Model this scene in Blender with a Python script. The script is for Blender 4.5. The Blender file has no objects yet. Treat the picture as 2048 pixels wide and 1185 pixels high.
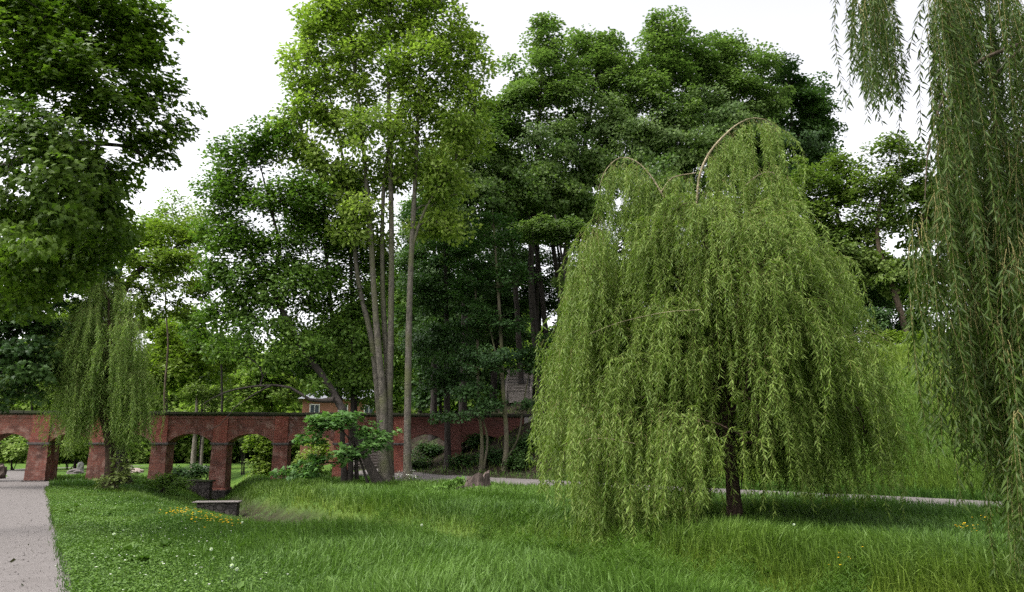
import bpy, math, random
import numpy as np
from mathutils import Vector

# ------------------------------------------------------------------ camera, sky, sun, exposure
sc = bpy.context.scene
W, HH, F, EYE = 2048.0, 1185.0, 1480.0, 1.6
PITCH = math.atan((903 - 592.5) / F)
cam_d = bpy.data.cameras.new('camera')
cam = bpy.data.objects.new('camera', cam_d)
sc.collection.objects.link(cam)
cam.location = (0, 0, EYE)
cam.rotation_euler = (math.pi / 2 + PITCH, 0, 0)
cam_d.sensor_width = 36.0
cam_d.lens = 36.0 * F / W
cam_d.clip_end = 2000
cam_d.clip_start = 0.1
sc.camera = cam

SUN_EL, SUN_AZ = math.radians(58), math.radians(-115)     # azimuth from +Y, clockwise: left and a little behind the camera
world = bpy.data.worlds.new('World')
sc.world = world
world.use_nodes = True
nt = world.node_tree
nt.nodes.clear()
o_ = nt.nodes.new('ShaderNodeOutputWorld')
bg = nt.nodes.new('ShaderNodeBackground')
sky = nt.nodes.new('ShaderNodeTexSky')
sky.sky_type = 'NISHITA'
sky.sun_disc = False
sky.sun_elevation = SUN_EL
sky.sun_rotation = SUN_AZ
sky.air_density = 1.0
sky.dust_density = 3.0
sky.ozone_density = 1.0
bw = nt.nodes.new('ShaderNodeRGBToBW')
mx = nt.nodes.new('ShaderNodeMix')
mx.data_type = 'RGBA'
mx.inputs['Factor'].default_value = 0.93
tintn = nt.nodes.new('ShaderNodeMix')
tintn.data_type = 'RGBA'
tintn.blend_type = 'MULTIPLY'
tintn.inputs['Factor'].default_value = 1.0
tintn.inputs['B'].default_value = (1.0, 0.985, 1.01, 1)
nt.links.new(sky.outputs[0], bw.inputs[0])
nt.links.new(sky.outputs[0], mx.inputs['A'])
nt.links.new(bw.outputs[0], mx.inputs['B'])
nt.links.new(mx.outputs['Result'], tintn.inputs['A'])
nt.links.new(tintn.outputs['Result'], bg.inputs['Color'])
bg.inputs['Strength'].default_value = 0.15
nt.links.new(bg.outputs[0], o_.inputs['Surface'])

sun_d = bpy.data.lights.new('sun', 'SUN')
sun_d.energy = 0.9
sun_d.angle = math.radians(18)
sun_d.color = (1.0, 0.96, 0.90)
sun = bpy.data.objects.new('sun', sun_d)
sc.collection.objects.link(sun)
sd = Vector((math.cos(SUN_EL) * math.sin(SUN_AZ), math.cos(SUN_EL) * math.cos(SUN_AZ), math.sin(SUN_EL)))
sun.rotation_euler = sd.to_track_quat('Z', 'Y').to_euler()

sc.view_settings.view_transform = 'Standard'
sc.view_settings.look = 'None'
sc.view_settings.exposure = 2.0
sc.view_settings.gamma = 1.0
sc.cycles.max_bounces = 10
sc.cycles.diffuse_bounces = 8
sc.cycles.glossy_bounces = 2
sc.cycles.transmission_bounces = 8
sc.cycles.transparent_max_bounces = 4
sc.cycles.use_denoising = False
sc.cycles.caustics_reflective = False
sc.cycles.caustics_refractive = False

# ------------------------------------------------------------------ photo geometry helpers
cp, sp = math.cos(PITCH), math.sin(PITCH)
def ray(u, v):
    a = (u - W / 2) / F; b = (HH / 2 - v) / F
    return np.array([a, cp - sp * b, sp + cp * b])
def P(u, v, D):
    r = ray(u, v); t = D / r[1]
    return np.array([r[0] * t, D, EYE + r[2] * t])
def K(u, v, D):
    """metres per photo pixel at depth D"""
    return D / ray(u, v)[1] / F
def G(u, v, z=0.0):
    r = ray(u, v); t = (z - EYE) / r[2]
    return np.array([r[0] * t, r[1] * t])
def proj(p):
    q = np.asarray(p) - np.array([0, 0, EYE])
    d = q[..., 1] * cp + q[..., 2] * sp
    b = -q[..., 1] * sp + q[..., 2] * cp
    return W / 2 + F * q[..., 0] / d, HH / 2 - F * b / d

# ------------------------------------------------------------------ mesh helpers
def mk_mesh(name, V, loops, starts, mat, smooth=False, attrs=None, uv=None):
    me = bpy.data.meshes.new(name)
    V = np.ascontiguousarray(V, dtype=np.float32)
    me.vertices.add(len(V)); me.vertices.foreach_set('co', V.ravel())
    me.loops.add(len(loops)); me.loops.foreach_set('vertex_index', np.ascontiguousarray(loops, dtype=np.int32))
    me.polygons.add(len(starts)); me.polygons.foreach_set('loop_start', np.ascontiguousarray(starts, dtype=np.int32))
    me.update(calc_edges=True)
    me.polygons.foreach_set('use_smooth', np.full(len(starts), bool(smooth)))
    for k, a in (attrs or {}).items():
        at = me.attributes.new(k, 'FLOAT', 'POINT')
        at.data.foreach_set('value', np.ascontiguousarray(a, dtype=np.float32))
    if uv is not None:
        l = me.uv_layers.new(name='UVMap')
        l.data.foreach_set('uv', np.ascontiguousarray(uv, dtype=np.float32).ravel())
    if mat: me.materials.append(mat)
    return me

def link(name, me, parent=None, loc=(0, 0, 0)):
    o = bpy.data.objects.new(name, me)
    sc.collection.objects.link(o)
    o.location = loc
    if parent: o.parent = parent
    return o
def thing(name, label, cat, loc=(0, 0, 0), rotz=0.0, group=None):
    o = bpy.data.objects.new(name, None)
    sc.collection.objects.link(o)
    o.empty_display_size = 0.2
    o.location = tuple(float(x) for x in loc); o.rotation_euler = (0, 0, rotz)
    tag(o, label, cat, group)
    return o
def tag(o, label, cat, group=None, kind=None):
    o['label'] = label; o['category'] = cat
    if group: o['group'] = group
    if kind: o['kind'] = kind
    return o
def structure(o, label=None, cat=None):
    o['kind'] = 'structure'
    if label: o['label'] = label; o['category'] = cat
    return o

class MB:
    """collects simple solids; build() links them as one mesh object with metre UVs"""
    def __init__(s): s.v = []; s.f = []
    def add(s, vs, fs):
        b = len(s.v); s.v += [tuple(map(float, p)) for p in vs]; s.f += [[b + i for i in f] for f in fs]; return s
    def box(s, x0, x1, y0, y1, z0, z1, tx=0.0, ty=0.0):
        """tx, ty shrink the top"""
        return s.add([(x0, y0, z0), (x1, y0, z0), (x1, y1, z0), (x0, y1, z0),
                      (x0 + tx, y0 + ty, z1), (x1 - tx, y0 + ty, z1), (x1 - tx, y1 - ty, z1), (x0 + tx, y1 - ty, z1)],
                     [(0, 3, 2, 1), (4, 5, 6, 7), (0, 1, 5, 4), (1, 2, 6, 5), (2, 3, 7, 6), (3, 0, 4, 7)])
    def bar(s, a, b, r, n=6):
        a = np.array(a, float); b = np.array(b, float); d = b - a; d /= np.linalg.norm(d)
        u = np.cross(d, (0, 0, 1) if abs(d[2]) < .9 else (1, 0, 0)); u /= np.linalg.norm(u); w = np.cross(d, u)
        vs = []
        for p in (a, b):
            for k in range(n):
                t = 2 * math.pi * k / n; vs.append(p + r * (math.cos(t) * u + math.sin(t) * w))
        fs = [(k, (k + 1) % n, n + (k + 1) % n, n + k) for k in range(n)] + [tuple(range(n))[::-1], tuple(range(n, 2 * n))]
        return s.add(vs, fs)
    def build(s, name, mat, parent=None, loc=(0, 0, 0), bevel=0.0, smooth=False):
        V = np.array(s.v); loops = []; starts = []; uv = []
        for f in s.f:
            starts.append(len(loops)); loops += f
            p = V[f]; n = np.zeros(3)
            for i in range(len(f)):
                n += np.cross(p[i] - p[0], p[(i + 1) % len(f)] - p[0])
            a = np.argmax(np.abs(n))
            ij = (1, 2) if a == 0 else (0, 2) if a == 1 else (0, 1)
            uv += [(q[ij[0]], q[ij[1]]) for q in p]
        me = mk_mesh(name, V, loops, starts, mat, smooth, None, uv)
        o = link(name, me, parent, loc)
        if bevel:
            m = o.modifiers.new('bevel', 'BEVEL'); m.width = bevel; m.segments = 1; m.limit_method = 'ANGLE'
        return o

def tubes_mesh(name, chains, mat, n=6, rough=0.0, seed=0, extra=None):
    """chains: list of (Kx3 points, K radii); every chain a swept tube"""
    rg = np.random.default_rng(seed)
    Vs, Ls, off = [], [], 0
    ang = np.arange(n) * 2 * np.pi / n
    for pts, rad in chains:
        pts = np.asarray(pts, float); rad = np.asarray(rad, float); k = len(pts)
        if k < 2: continue
        t = np.gradient(pts, axis=0); t /= np.linalg.norm(t, axis=1)[:, None] + 1e-9
        ref = np.array([1., 0.2, 0.1]) if abs(t[0][0]) < .8 else np.array([0.1, 1., 0.2])
        u = np.cross(t, ref); u /= np.linalg.norm(u, axis=1)[:, None] + 1e-9
        w = np.cross(t, u)
        rr = rad[:, None] * (1 + rough * rg.normal(size=(k, n))) if rough else np.repeat(rad[:, None], n, 1)
        V = pts[:, None] + rr[..., None] * (np.cos(ang)[None, :, None] * u[:, None] + np.sin(ang)[None, :, None] * w[:, None])
        Vs.append(V.reshape(-1, 3))
        i = np.arange(k - 1)[:, None] * n; j = np.arange(n)[None]; j2 = (j + 1) % n
        q = np.stack([i + j, i + j2, i + n + j2, i + n + j], -1).reshape(-1, 4) + off
        Ls.append(q); off += k * n
    V = np.concatenate(Vs); Q = np.concatenate(Ls)
    return mk_mesh(name, V, Q.ravel(), np.arange(len(Q)) * 4, mat, True)

def norm(a): return a / (np.linalg.norm(a, axis=-1, keepdims=True) + 1e-9)

# leaf templates: vertices (along, across, off-plane) and faces
def tpl_rhomb(w=.34): return np.array([(0, 0, 0), (.45, w, .06), (1, 0, -.08), (.45, -w, .06)], float), [(0, 1, 2, 3)]
def tpl_willow(w=.10): return np.array([(0, 0, 0), (.35, w, .0), (1, 0, -.10), (.35, -w, .0)], float), [(0, 1, 2, 3)]
def tpl_maple():
    pts = [(0, 0), (.08, .28), (-.05, .46), (.30, .36), (.42, .55), (.52, .34), (.62, .20), (1.0, 0)]
    full = pts + [(x, -y) for x, y in pts[-2:0:-1]]
    v = [(x, y, .10 - .30 * abs(y) - .10 * x * x) for x, y in full]
    n = len(v)
    return np.array(v + [(.3, 0, .10)], float), [(i, (i + 1) % n, n) for i in range(n)]
def tpl_ash():
    v, f = [], []
    def leaflet(x, y, ang, l, w):
        c, s = math.cos(ang), math.sin(ang); b = len(v)
        for a, q, z in ((0, 0, 0), (.5, w, .03), (1, 0, -.12), (.5, -w, .03)):
            v.append((x + c * a * l - s * q * l, y + s * a * l + c * q * l, z * l))
        f.append((b, b + 1, b + 2, b + 3))
    for i, x in enumerate((.18, .42, .66)):
        for sg in (1, -1): leaflet(x, 0, sg * 1.05, .40 - .04 * i, .26)
    leaflet(.78, 0, 0, .40, .26)
    return np.array(v, float), f
def tpl_tuft(seed=3, k=4):
    rg = np.random.default_rng(seed); v, f = [], []
    for i in range(k):
        c = rg.normal(0, .30, 3) * (1, 1, .5); a = norm(rg.normal(size=3) * (1, 1, .5)); b = norm(np.cross(a, rg.normal(size=3) * .5 + (0, 0, 1)))
        l, w = rg.uniform(.30, .45), rg.uniform(.16, .26); B = len(v)
        v += [c - a * l, c + b * w, c + a * l, c - b * w]; f.append((B, B + 1, B + 2, B + 3))
    return np.array(v, float), f
TPL = {'rhomb': tpl_rhomb(), 'wide': tpl_rhomb(.46), 'pebble': (np.array([(.5, 0, 0), (0, .4, 0), (-.5, 0, 0), (0, -.4, 0), (.05, 0, .3), (0, .05, -.3)], float), [(0, 1, 4), (1, 2, 4), (2, 3, 4), (3, 0, 4), (1, 0, 5), (2, 1, 5), (3, 2, 5), (0, 3, 5)]), 'willow': tpl_willow(), 'maple': tpl_maple(), 'ash': tpl_ash(), 'tuft': tpl_tuft(), 'round': (np.array([(0, 0, 0), (.3, .42, .05), (.8, .36, .04), (1, 0, 0), (.8, -.36, .04), (.3, -.42, .05)], float), [(0, 1, 2, 3, 4, 5)])}

def leaves_mesh(name, pos, axis, nrm, size, shape, mat, tint, origin=(0, 0, 0)):
    tv, tf = TPL[shape]
    axis = norm(axis); side = norm(np.cross(nrm, axis)); nr = np.cross(axis, side)
    N, m = len(pos), len(tv)
    s = np.broadcast_to(np.asarray(size, float), (N,))[:, None, None]
    V = (pos - np.asarray(origin))[:, None] + s * (tv[None, :, 0:1] * axis[:, None] + tv[None, :, 1:2] * side[:, None] + tv[None, :, 2:3] * nr[:, None])
    fl = np.concatenate([np.array(f) for f in tf]); ln = np.array([len(f) for f in tf])
    st = np.concatenate([[0], np.cumsum(ln)[:-1]])
    loops = (fl[None] + np.arange(N)[:, None] * m).ravel()
    starts = (st[None] + np.arange(N)[:, None] * len(fl)).ravel()
    return mk_mesh(name, V.reshape(-1, 3), loops, starts, mat, False, {'tint': np.repeat(tint, m)})

# ------------------------------------------------------------------ materials
def new_mat(name):
    m = bpy.data.materials.new(name); m.use_nodes = True
    n = m.node_tree; n.nodes.clear()
    return m, n, n.nodes.new('ShaderNodeOutputMaterial')
def nd(n, t, **kw):
    x = n.nodes.new(t)
    for k, v in kw.items():
        if hasattr(x, k): setattr(x, k, v)
        else: x.inputs[k].default_value = v
    return x
def rgbmix(n, fac, a, b, mode='MIX'):
    x = n.nodes.new('ShaderNodeMix'); x.data_type = 'RGBA'; x.blend_type = mode
    for s, v in (('Factor', fac), ('A', a), ('B', b)):
        if hasattr(v, 'links') or isinstance(v, bpy.types.NodeSocket): n.links.new(v, x.inputs[s])
        else: x.inputs[s].default_value = v if s == 'Factor' else (*v, 1)
    return x.outputs['Result']
def ramp(n, fac, lo, hi):
    x = n.nodes.new('ShaderNodeMapRange'); n.links.new(fac, x.inputs[0])
    x.inputs[1].default_value = lo; x.inputs[2].default_value = hi
    return x.outputs[0]

def leaf_mat(name, ca, cb, trans=.30, rough=.6, spec=.18, zone=None):
    m, n, out = new_mat(name)
    at = nd(n, 'ShaderNodeAttribute', attribute_name='tint')
    col = rgbmix(n, at.outputs['Fac'], ca, cb)
    if zone:
        az = nd(n, 'ShaderNodeAttribute', attribute_name='zone')
        col = rgbmix(n, az.outputs['Fac'], col, rgbmix(n, at.outputs['Fac'], zone[0], zone[1]))
    pr = nd(n, 'ShaderNodeBsdfPrincipled'); pr.inputs['Roughness'].default_value = max(rough, .52)
    pr.inputs['Specular IOR Level'].default_value = min(spec, .22)
    n.links.new(col, pr.inputs['Base Color'])
    tr = nd(n, 'ShaderNodeBsdfTranslucent')
    n.links.new(rgbmix(n, 1.0, col, (1.12, 1.30, .68), 'MULTIPLY'), tr.inputs['Color'])
    ms = nd(n, 'ShaderNodeMixShader'); ms.inputs[0].default_value = trans
    n.links.new(pr.outputs[0], ms.inputs[1]); n.links.new(tr.outputs[0], ms.inputs[2])
    n.links.new(ms.outputs[0], out.inputs['Surface'])
    return m

def bark_mat(name, ca, cb, moss=None, scale=6.0, stretch=.22):
    m, n, out = new_mat(name)
    tc = nd(n, 'ShaderNodeNewGeometry')
    mp = nd(n, 'ShaderNodeMapping'); mp.inputs['Scale'].default_value = (1, 1, stretch)
    n.links.new(tc.outputs['Position'], mp.inputs[0])
    nz = nd(n, 'ShaderNodeTexNoise'); nz.inputs['Scale'].default_value = scale; nz.inputs['Detail'].default_value = 8
    nz.inputs['Roughness'].default_value = .7
    n.links.new(mp.outputs[0], nz.inputs['Vector'])
    vo = nd(n, 'ShaderNodeTexVoronoi'); vo.inputs['Scale'].default_value = scale * 3
    n.links.new(mp.outputs[0], vo.inputs['Vector'])
    col = rgbmix(n, ramp(n, nz.outputs['Fac'], .35, .68), ca, cb)
    if moss:
        n2 = nd(n, 'ShaderNodeTexNoise'); n2.inputs['Scale'].default_value = 1.1; n2.inputs['Detail'].default_value = 5
        n.links.new(tc.outputs['Position'], n2.inputs['Vector'])
        col = rgbmix(n, ramp(n, n2.outputs['Fac'], .45, .70), col, moss)
    pr = nd(n, 'ShaderNodeBsdfPrincipled', Roughness=.9); pr.inputs['Specular IOR Level'].default_value = .2
    n.links.new(col, pr.inputs['Base Color'])
    bp = nd(n, 'ShaderNodeBump'); bp.inputs['Strength'].default_value = .7; bp.inputs['Distance'].default_value = .03
    ad = nd(n, 'ShaderNodeMath', operation='ADD')
    n.links.new(nz.outputs['Fac'], ad.inputs[0]); n.links.new(vo.outputs['Distance'], ad.inputs[1])
    n.links.new(ad.outputs[0], bp.inputs['Height']); n.links.new(bp.outputs[0], pr.inputs['Normal'])
    n.links.new(pr.outputs[0], out.inputs['Surface'])
    return m

def rough_mat(name, ca, cb, scale=8.0, bump=.4, cell=None, rough=.9, dist=.02, cc=None):
    """noise-mottled stone, soil or concrete; cell gives a cobble pattern of that scale"""
    m, n, out = new_mat(name)
    tc = nd(n, 'ShaderNodeNewGeometry')
    nz = nd(n, 'ShaderNodeTexNoise'); nz.inputs['Scale'].default_value = scale; nz.inputs['Detail'].default_value = 10; nz.inputs['Roughness'].default_value = .68
    n.links.new(tc.outputs['Position'], nz.inputs['Vector'])
    n3 = nd(n, 'ShaderNodeTexNoise'); n3.inputs['Scale'].default_value = scale * .11; n3.inputs['Detail'].default_value = 4
    n.links.new(tc.outputs['Position'], n3.inputs['Vector'])
    col = rgbmix(n, ramp(n, nz.outputs['Fac'], .3, .7), ca, cb)
    if cc: col = rgbmix(n, ramp(n, n3.outputs['Fac'], .42, .66), col, cc)
    h = nz.outputs['Fac']
    if cell:
        vo = nd(n, 'ShaderNodeTexVoronoi', feature='DISTANCE_TO_EDGE'); vo.inputs['Scale'].default_value = cell
        v2 = nd(n, 'ShaderNodeTexVoronoi'); v2.inputs['Scale'].default_value = cell
        n.links.new(tc.outputs['Position'], vo.inputs['Vector']); n.links.new(tc.outputs['Position'], v2.inputs['Vector'])
        e = ramp(n, vo.outputs['Distance'], .0, .10)
        vary = nd(n, 'ShaderNodeHueSaturation'); bwn = nd(n, 'ShaderNodeRGBToBW'); n.links.new(v2.outputs['Color'], bwn.inputs[0])
        n.links.new(ramp(n, bwn.outputs[0], -.3, .9), vary.inputs['Value']); n.links.new(col, vary.inputs['Color'])
        col = rgbmix(n, e, tuple(.35 * x for x in ca), vary.outputs[0])
        ad = nd(n, 'ShaderNodeMath', operation='MULTIPLY_ADD'); n.links.new(h, ad.inputs[0]); ad.inputs[1].default_value = .4; n.links.new(e, ad.inputs[2]); h = ad.outputs[0]
    pr = nd(n, 'ShaderNodeBsdfPrincipled', Roughness=rough); pr.inputs['Specular IOR Level'].default_value = .25
    n.links.new(col, pr.inputs['Base Color'])
    bp = nd(n, 'ShaderNodeBump'); bp.inputs['Strength'].default_value = bump; bp.inputs['Distance'].default_value = dist
    n.links.new(h, bp.inputs['Height']); n.links.new(bp.outputs[0], pr.inputs['Normal'])
    n.links.new(pr.outputs[0], out.inputs['Surface'])
    return m

def brick_mat(name, c1, c2, mortar, stain=(.035, .025, .022), pale=None, stain_lo=.50):
    m, n, out = new_mat(name)
    uv = nd(n, 'ShaderNodeUVMap')
    br = nd(n, 'ShaderNodeTexBrick')
    br.inputs['Color1'].default_value = (*c1, 1); br.inputs['Color2'].default_value = (*c2, 1); br.inputs['Mortar'].default_value = (*mortar, 1)
    br.inputs['Scale'].default_value = 1.0; br.inputs['Brick Width'].default_value = .27; br.inputs['Row Height'].default_value = .085
    br.inputs['Mortar Size'].default_value = .011; br.inputs['Mortar Smooth'].default_value = .2; br.inputs['Bias'].default_value = -.1
    n.links.new(uv.outputs[0], br.inputs['Vector'])
    geo = nd(n, 'ShaderNodeNewGeometry')
    n1 = nd(n, 'ShaderNodeTexNoise'); n1.inputs['Scale'].default_value = 1.3; n1.inputs['Detail'].default_value = 9; n1.inputs['Roughness'].default_value = .65
    n2 = nd(n, 'ShaderNodeTexNoise'); n2.inputs['Scale'].default_value = 14; n2.inputs['Detail'].default_value = 4
    for q in (n1, n2): n.links.new(geo.outputs['Position'], q.inputs['Vector'])
    col = rgbmix(n, ramp(n, n2.outputs['Fac'], .35, .75), br.outputs['Color'], tuple(.55 * x for x in c1))
    st = ramp(n, n1.outputs['Fac'], stain_lo, .78)
    col = rgbmix(n, st, col, stain)
    if pale:
        n4 = nd(n, 'ShaderNodeTexNoise'); n4.inputs['Scale'].default_value = 3.1; n4.inputs['Detail'].default_value = 8
        mp = nd(n, 'ShaderNodeMapping'); mp.inputs['Location'].default_value = (7, 3, 1); n.links.new(geo.outputs['Position'], mp.inputs[0]); n.links.new(mp.outputs[0], n4.inputs['Vector'])
        col = rgbmix(n, ramp(n, n4.outputs['Fac'], .50, .70), col, pale)
    pr = nd(n, 'ShaderNodeBsdfPrincipled', Roughness=.88); pr.inputs['Specular IOR Level'].default_value = .25
    n.links.new(col, pr.inputs['Base Color'])
    bp = nd(n, 'ShaderNodeBump'); bp.inputs['Strength'].default_value = .5; bp.inputs['Distance'].default_value = .015; bp.invert = True
    n.links.new(br.outputs['Fac'], bp.inputs['Height']); n.links.new(bp.outputs[0], pr.inputs['Normal'])
    n.links.new(pr.outputs[0], out.inputs['Surface'])
    return m

def plain_mat(name, c, rough=.6, metal=0.0):
    return rough_mat(name, tuple(x * .85 for x in c), tuple(min(1, x * 1.15) for x in c), 12, .1, None, rough)

# ------------------------------------------------------------------ terrain
def poly_sd(x, y, pts):
    """distance to a polyline, signed (+ on its right), and the parameter's interpolated third value"""
    x = np.asarray(x, float); y = np.asarray(y, float)
    best = np.full(x.shape, 1e18); sg = np.ones(x.shape); val = np.zeros(x.shape)
    for a, b in zip(pts[:-1], pts[1:]):
        dx, dy = b[0] - a[0], b[1] - a[1]; L2 = dx * dx + dy * dy
        t = np.clip(((x - a[0]) * dx + (y - a[1]) * dy) / L2, 0, 1)
        d = (x - a[0] - t * dx) ** 2 + (y - a[1] - t * dy) ** 2
        s = np.sign(dy * (x - a[0]) - dx * (y - a[1]))
        m = d < best
        best = np.where(m, d, best); sg = np.where(m, s, sg)
        if len(a) > 2: val = np.where(m, a[2] + t * (b[2] - a[2]), val)
    return np.sqrt(best), np.where(sg == 0, 1, sg), val
def sm(t): t = np.clip(t, 0, 1); return t * t * (3 - 2 * t)

g = lambda u, v, z=0.0: tuple(G(u, v, z))
# the path along the bank, and the foot of the bank a little beyond it, round under the bridge and away up the valley
PATH_R = [(30, 2, 2.2), (*g(2048, 1016, .2), 2.2), (*g(1980, 1012, .2), 2.2), (*g(1750, 999, .2), 2.2), (*g(1520, 988, .2), 2.2), (*g(1150, 967, .25), 2.3), (*g(960, 957, .35), 2.3), (*g(850, 951.5, .42), 2.3), (-7.6, 43.6, 2.2), (-9.3, 46.5, 2.4)]
FOOT = []
for (a, b), o in zip(zip(PATH_R[:-1], PATH_R[1:]), (1.5, 1.5, 1.5, 1.5, 1.7, 2.4, 2.6, 2.6, 2.0)):
    L_ = math.hypot(b[0] - a[0], b[1] - a[1]); FOOT.append((a[0] + (b[1] - a[1]) / L_ * o, a[1] - (b[0] - a[0]) / L_ * o))
FOOT = FOOT[:-1] + [(-7.6, 47.2), (-11.6, 51), (-14.5, 58), (-19, 76), (-30, 130), (-60, 220)]
DITCH = [(-30, 80), (-19, 52), (-16.2, 42), (-12.0, 33.5), (-6.5, 25.2), (-2.6, 20.0), (1.3, 13.6), (3.6, 10.2), (6.8, 5.5), (11, -2), (16, -12)]
def height(x, y):
    x = np.asarray(x, float); y = np.asarray(y, float)
    d, s, _ = poly_sd(x, y, FOOT)
    t = np.where(s > 0, d, 0)
    t = np.sqrt(t * t + .16) - .4
    top = np.where(y > 46, 6.6 - 1.2 * sm((y - 46) / 20), 6.6)
    z = top * np.sin(np.pi / 2 * np.clip(t / 17.0, 0, 1))
    z = z + .05 * np.clip(t - 17, 0, 40) * .3
    z = z + (.25 + .30 * sm((y - 30) / 12)) * sm((d * s + 5) / 5) * (1 - .8 * sm((y - 48) / 10))
    d2, s2, _ = poly_sd(x, y, DITCH)
    dep = (.95 + .10 * sm((y - 14) / 12)) * sm((y + 6) / 10) * (1 - .75 * sm((y - 50) / 15))
    wide = np.where(s2 > 0, 1.1 + 2.4 * sm((y - 13) / 7) * sm((42 - y) / 7), .95)      # gentle lawn side, steep far side
    z = z - dep * np.exp(-(d2 / wide) ** 2)
    z = z + 4.2 * sm((-x - 38) / 7) * sm((50 - y) / 8) * sm((y - 20) / 10)      # earth ramp that carries the far end of the bridge
    b = .05 * np.sin(x * .9 + 1.3) * np.sin(y * .7 + .4) + .035 * np.sin(x * 2.1 + y * 1.3)
    z = z + b * np.where(x > -16, np.clip((np.abs(poly_sd(x, y, PATH_R)[0]) - 1.2) / 2, 0, 1), 0)
    return z

E0, E1 = np.array(g(133, 1185)), np.array(g(92, 975))
dv = (E1 - E0) / np.linalg.norm(E1 - E0); lf = np.array([-dv[1], dv[0]])
c0, c1 = E0 + lf * 2.0, E1 + lf * 2.0
PATH_L = [(*(c0 - dv * 16), 4.0), (*c0, 4.0), (*c1, 4.0), (*(np.array(g(46, 962))), 3.4), (*(np.array(g(52, 953))), 2.0), (*np.array(g(30, 946)), 1.6), (*np.array(g(34, 941)), 1.8), (*np.array(g(75, 937.5)), 2.0), (-42, 85, 2.5)]
PATH_B = [(*np.array(g(40, 966)), 3.6), (*np.array(g(95, 965.5)), 2.8), (*np.array(g(130, 964.5)), 1.7), (*np.array(g(178, 963.5)), .8)]
def on_path(x, y, grow=0.0):
    m = np.zeros(np.shape(x), bool)
    for p in (PATH_L, PATH_B, PATH_R):
        d, _, w = poly_sd(x, y, p)
        m |= d < w / 2 + grow
    return m
def GT(u, v):
    """where the ray through a photo point meets the ground"""
    r = ray(u, v); yy = np.linspace(6, 90, 4000); xx = r[0] / r[1] * yy
    return yy[np.argmax(EYE + r[2] / r[1] * yy < height(xx, yy))]
def soilness(x, y):
    d, s, _ = poly_sd(x, y, FOOT)
    q = sm((9.5 - np.hypot((x + 3.0) / 1.15, y - 42)) / 3.0) * (s * d > -1.6)
    q = np.maximum(q, sm((x + 12) / 3) * sm((y - 41) / 3) * sm((62 - y) / 6) * sm((9 - x) / 4) * (s > 0))
    d2, _, _ = poly_sd(x, y, DITCH)
    q = np.maximum(q, .95 * np.exp(-(d2 / .85) ** 4) * (y < 40))
    return np.clip(q, 0, 1)

xs = np.concatenate([-np.geomspace(320, 34, 26), np.arange(-33, 30.01, .33), np.geomspace(31, 320, 26)])
ys = np.concatenate([-np.geomspace(120, 6, 14), np.arange(-5, 64.01, .33), np.geomspace(65, 620, 36)])
X, Y = np.meshgrid(xs, ys)
Z = height(X, Y)
ny, nx = X.shape
idx = np.arange(ny * nx).reshape(ny, nx)
Q = np.stack([idx[:-1, :-1], idx[:-1, 1:], idx[1:, 1:], idx[1:, :-1]], -1).reshape(-1, 4)
def ground_mat():
    m, n, out = new_mat('meadow ground')
    geo = nd(n, 'ShaderNodeNewGeometry')
    so = nd(n, 'ShaderNodeAttribute', attribute_name='soil')
    def noise(s, d=6):
        q = nd(n, 'ShaderNodeTexNoise'); q.inputs['Scale'].default_value = s; q.inputs['Detail'].default_value = d
        n.links.new(geo.outputs['Position'], q.inputs['Vector']); return q.outputs['Fac']
    gr = rgbmix(n, ramp(n, noise(9, 8), .3, .7), (.028, .066, .010), (.062, .125, .018))
    gr = rgbmix(n, ramp(n, noise(.35), .4, .65), gr, (.085, .140, .022))
    sl = rgbmix(n, ramp(n, noise(12, 10), .3, .7), (.013, .010, .007), (.034, .025, .018))
    sl = rgbmix(n, ramp(n, noise(1.6), .50, .68), sl, (.035, .048, .018))
    col = rgbmix(n, so.outputs['Fac'], gr, sl)
    pr = nd(n, 'ShaderNodeBsdfPrincipled', Roughness=.95); pr.inputs['Specular IOR Level'].default_value = .1
    n.links.new(col, pr.inputs['Base Color'])
    bp = nd(n, 'ShaderNodeBump'); bp.inputs['Strength'].default_value = .6; bp.inputs['Distance'].default_value = .05
    n.links.new(noise(14, 10), bp.inputs['Height']); n.links.new(bp.outputs[0], pr.inputs['Normal'])
    n.links.new(pr.outputs[0], out.inputs['Surface'])
    return m
gme = mk_mesh('ground', np.stack([X, Y, Z], -1).reshape(-1, 3), Q.ravel(), np.arange(len(Q)) * 4, ground_mat(), True, {'soil': soilness(X, Y).ravel()})
structure(link('ground', gme), 'grassy park ground with a ditch and a steep bank beside the bridge', 'ground')

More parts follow.
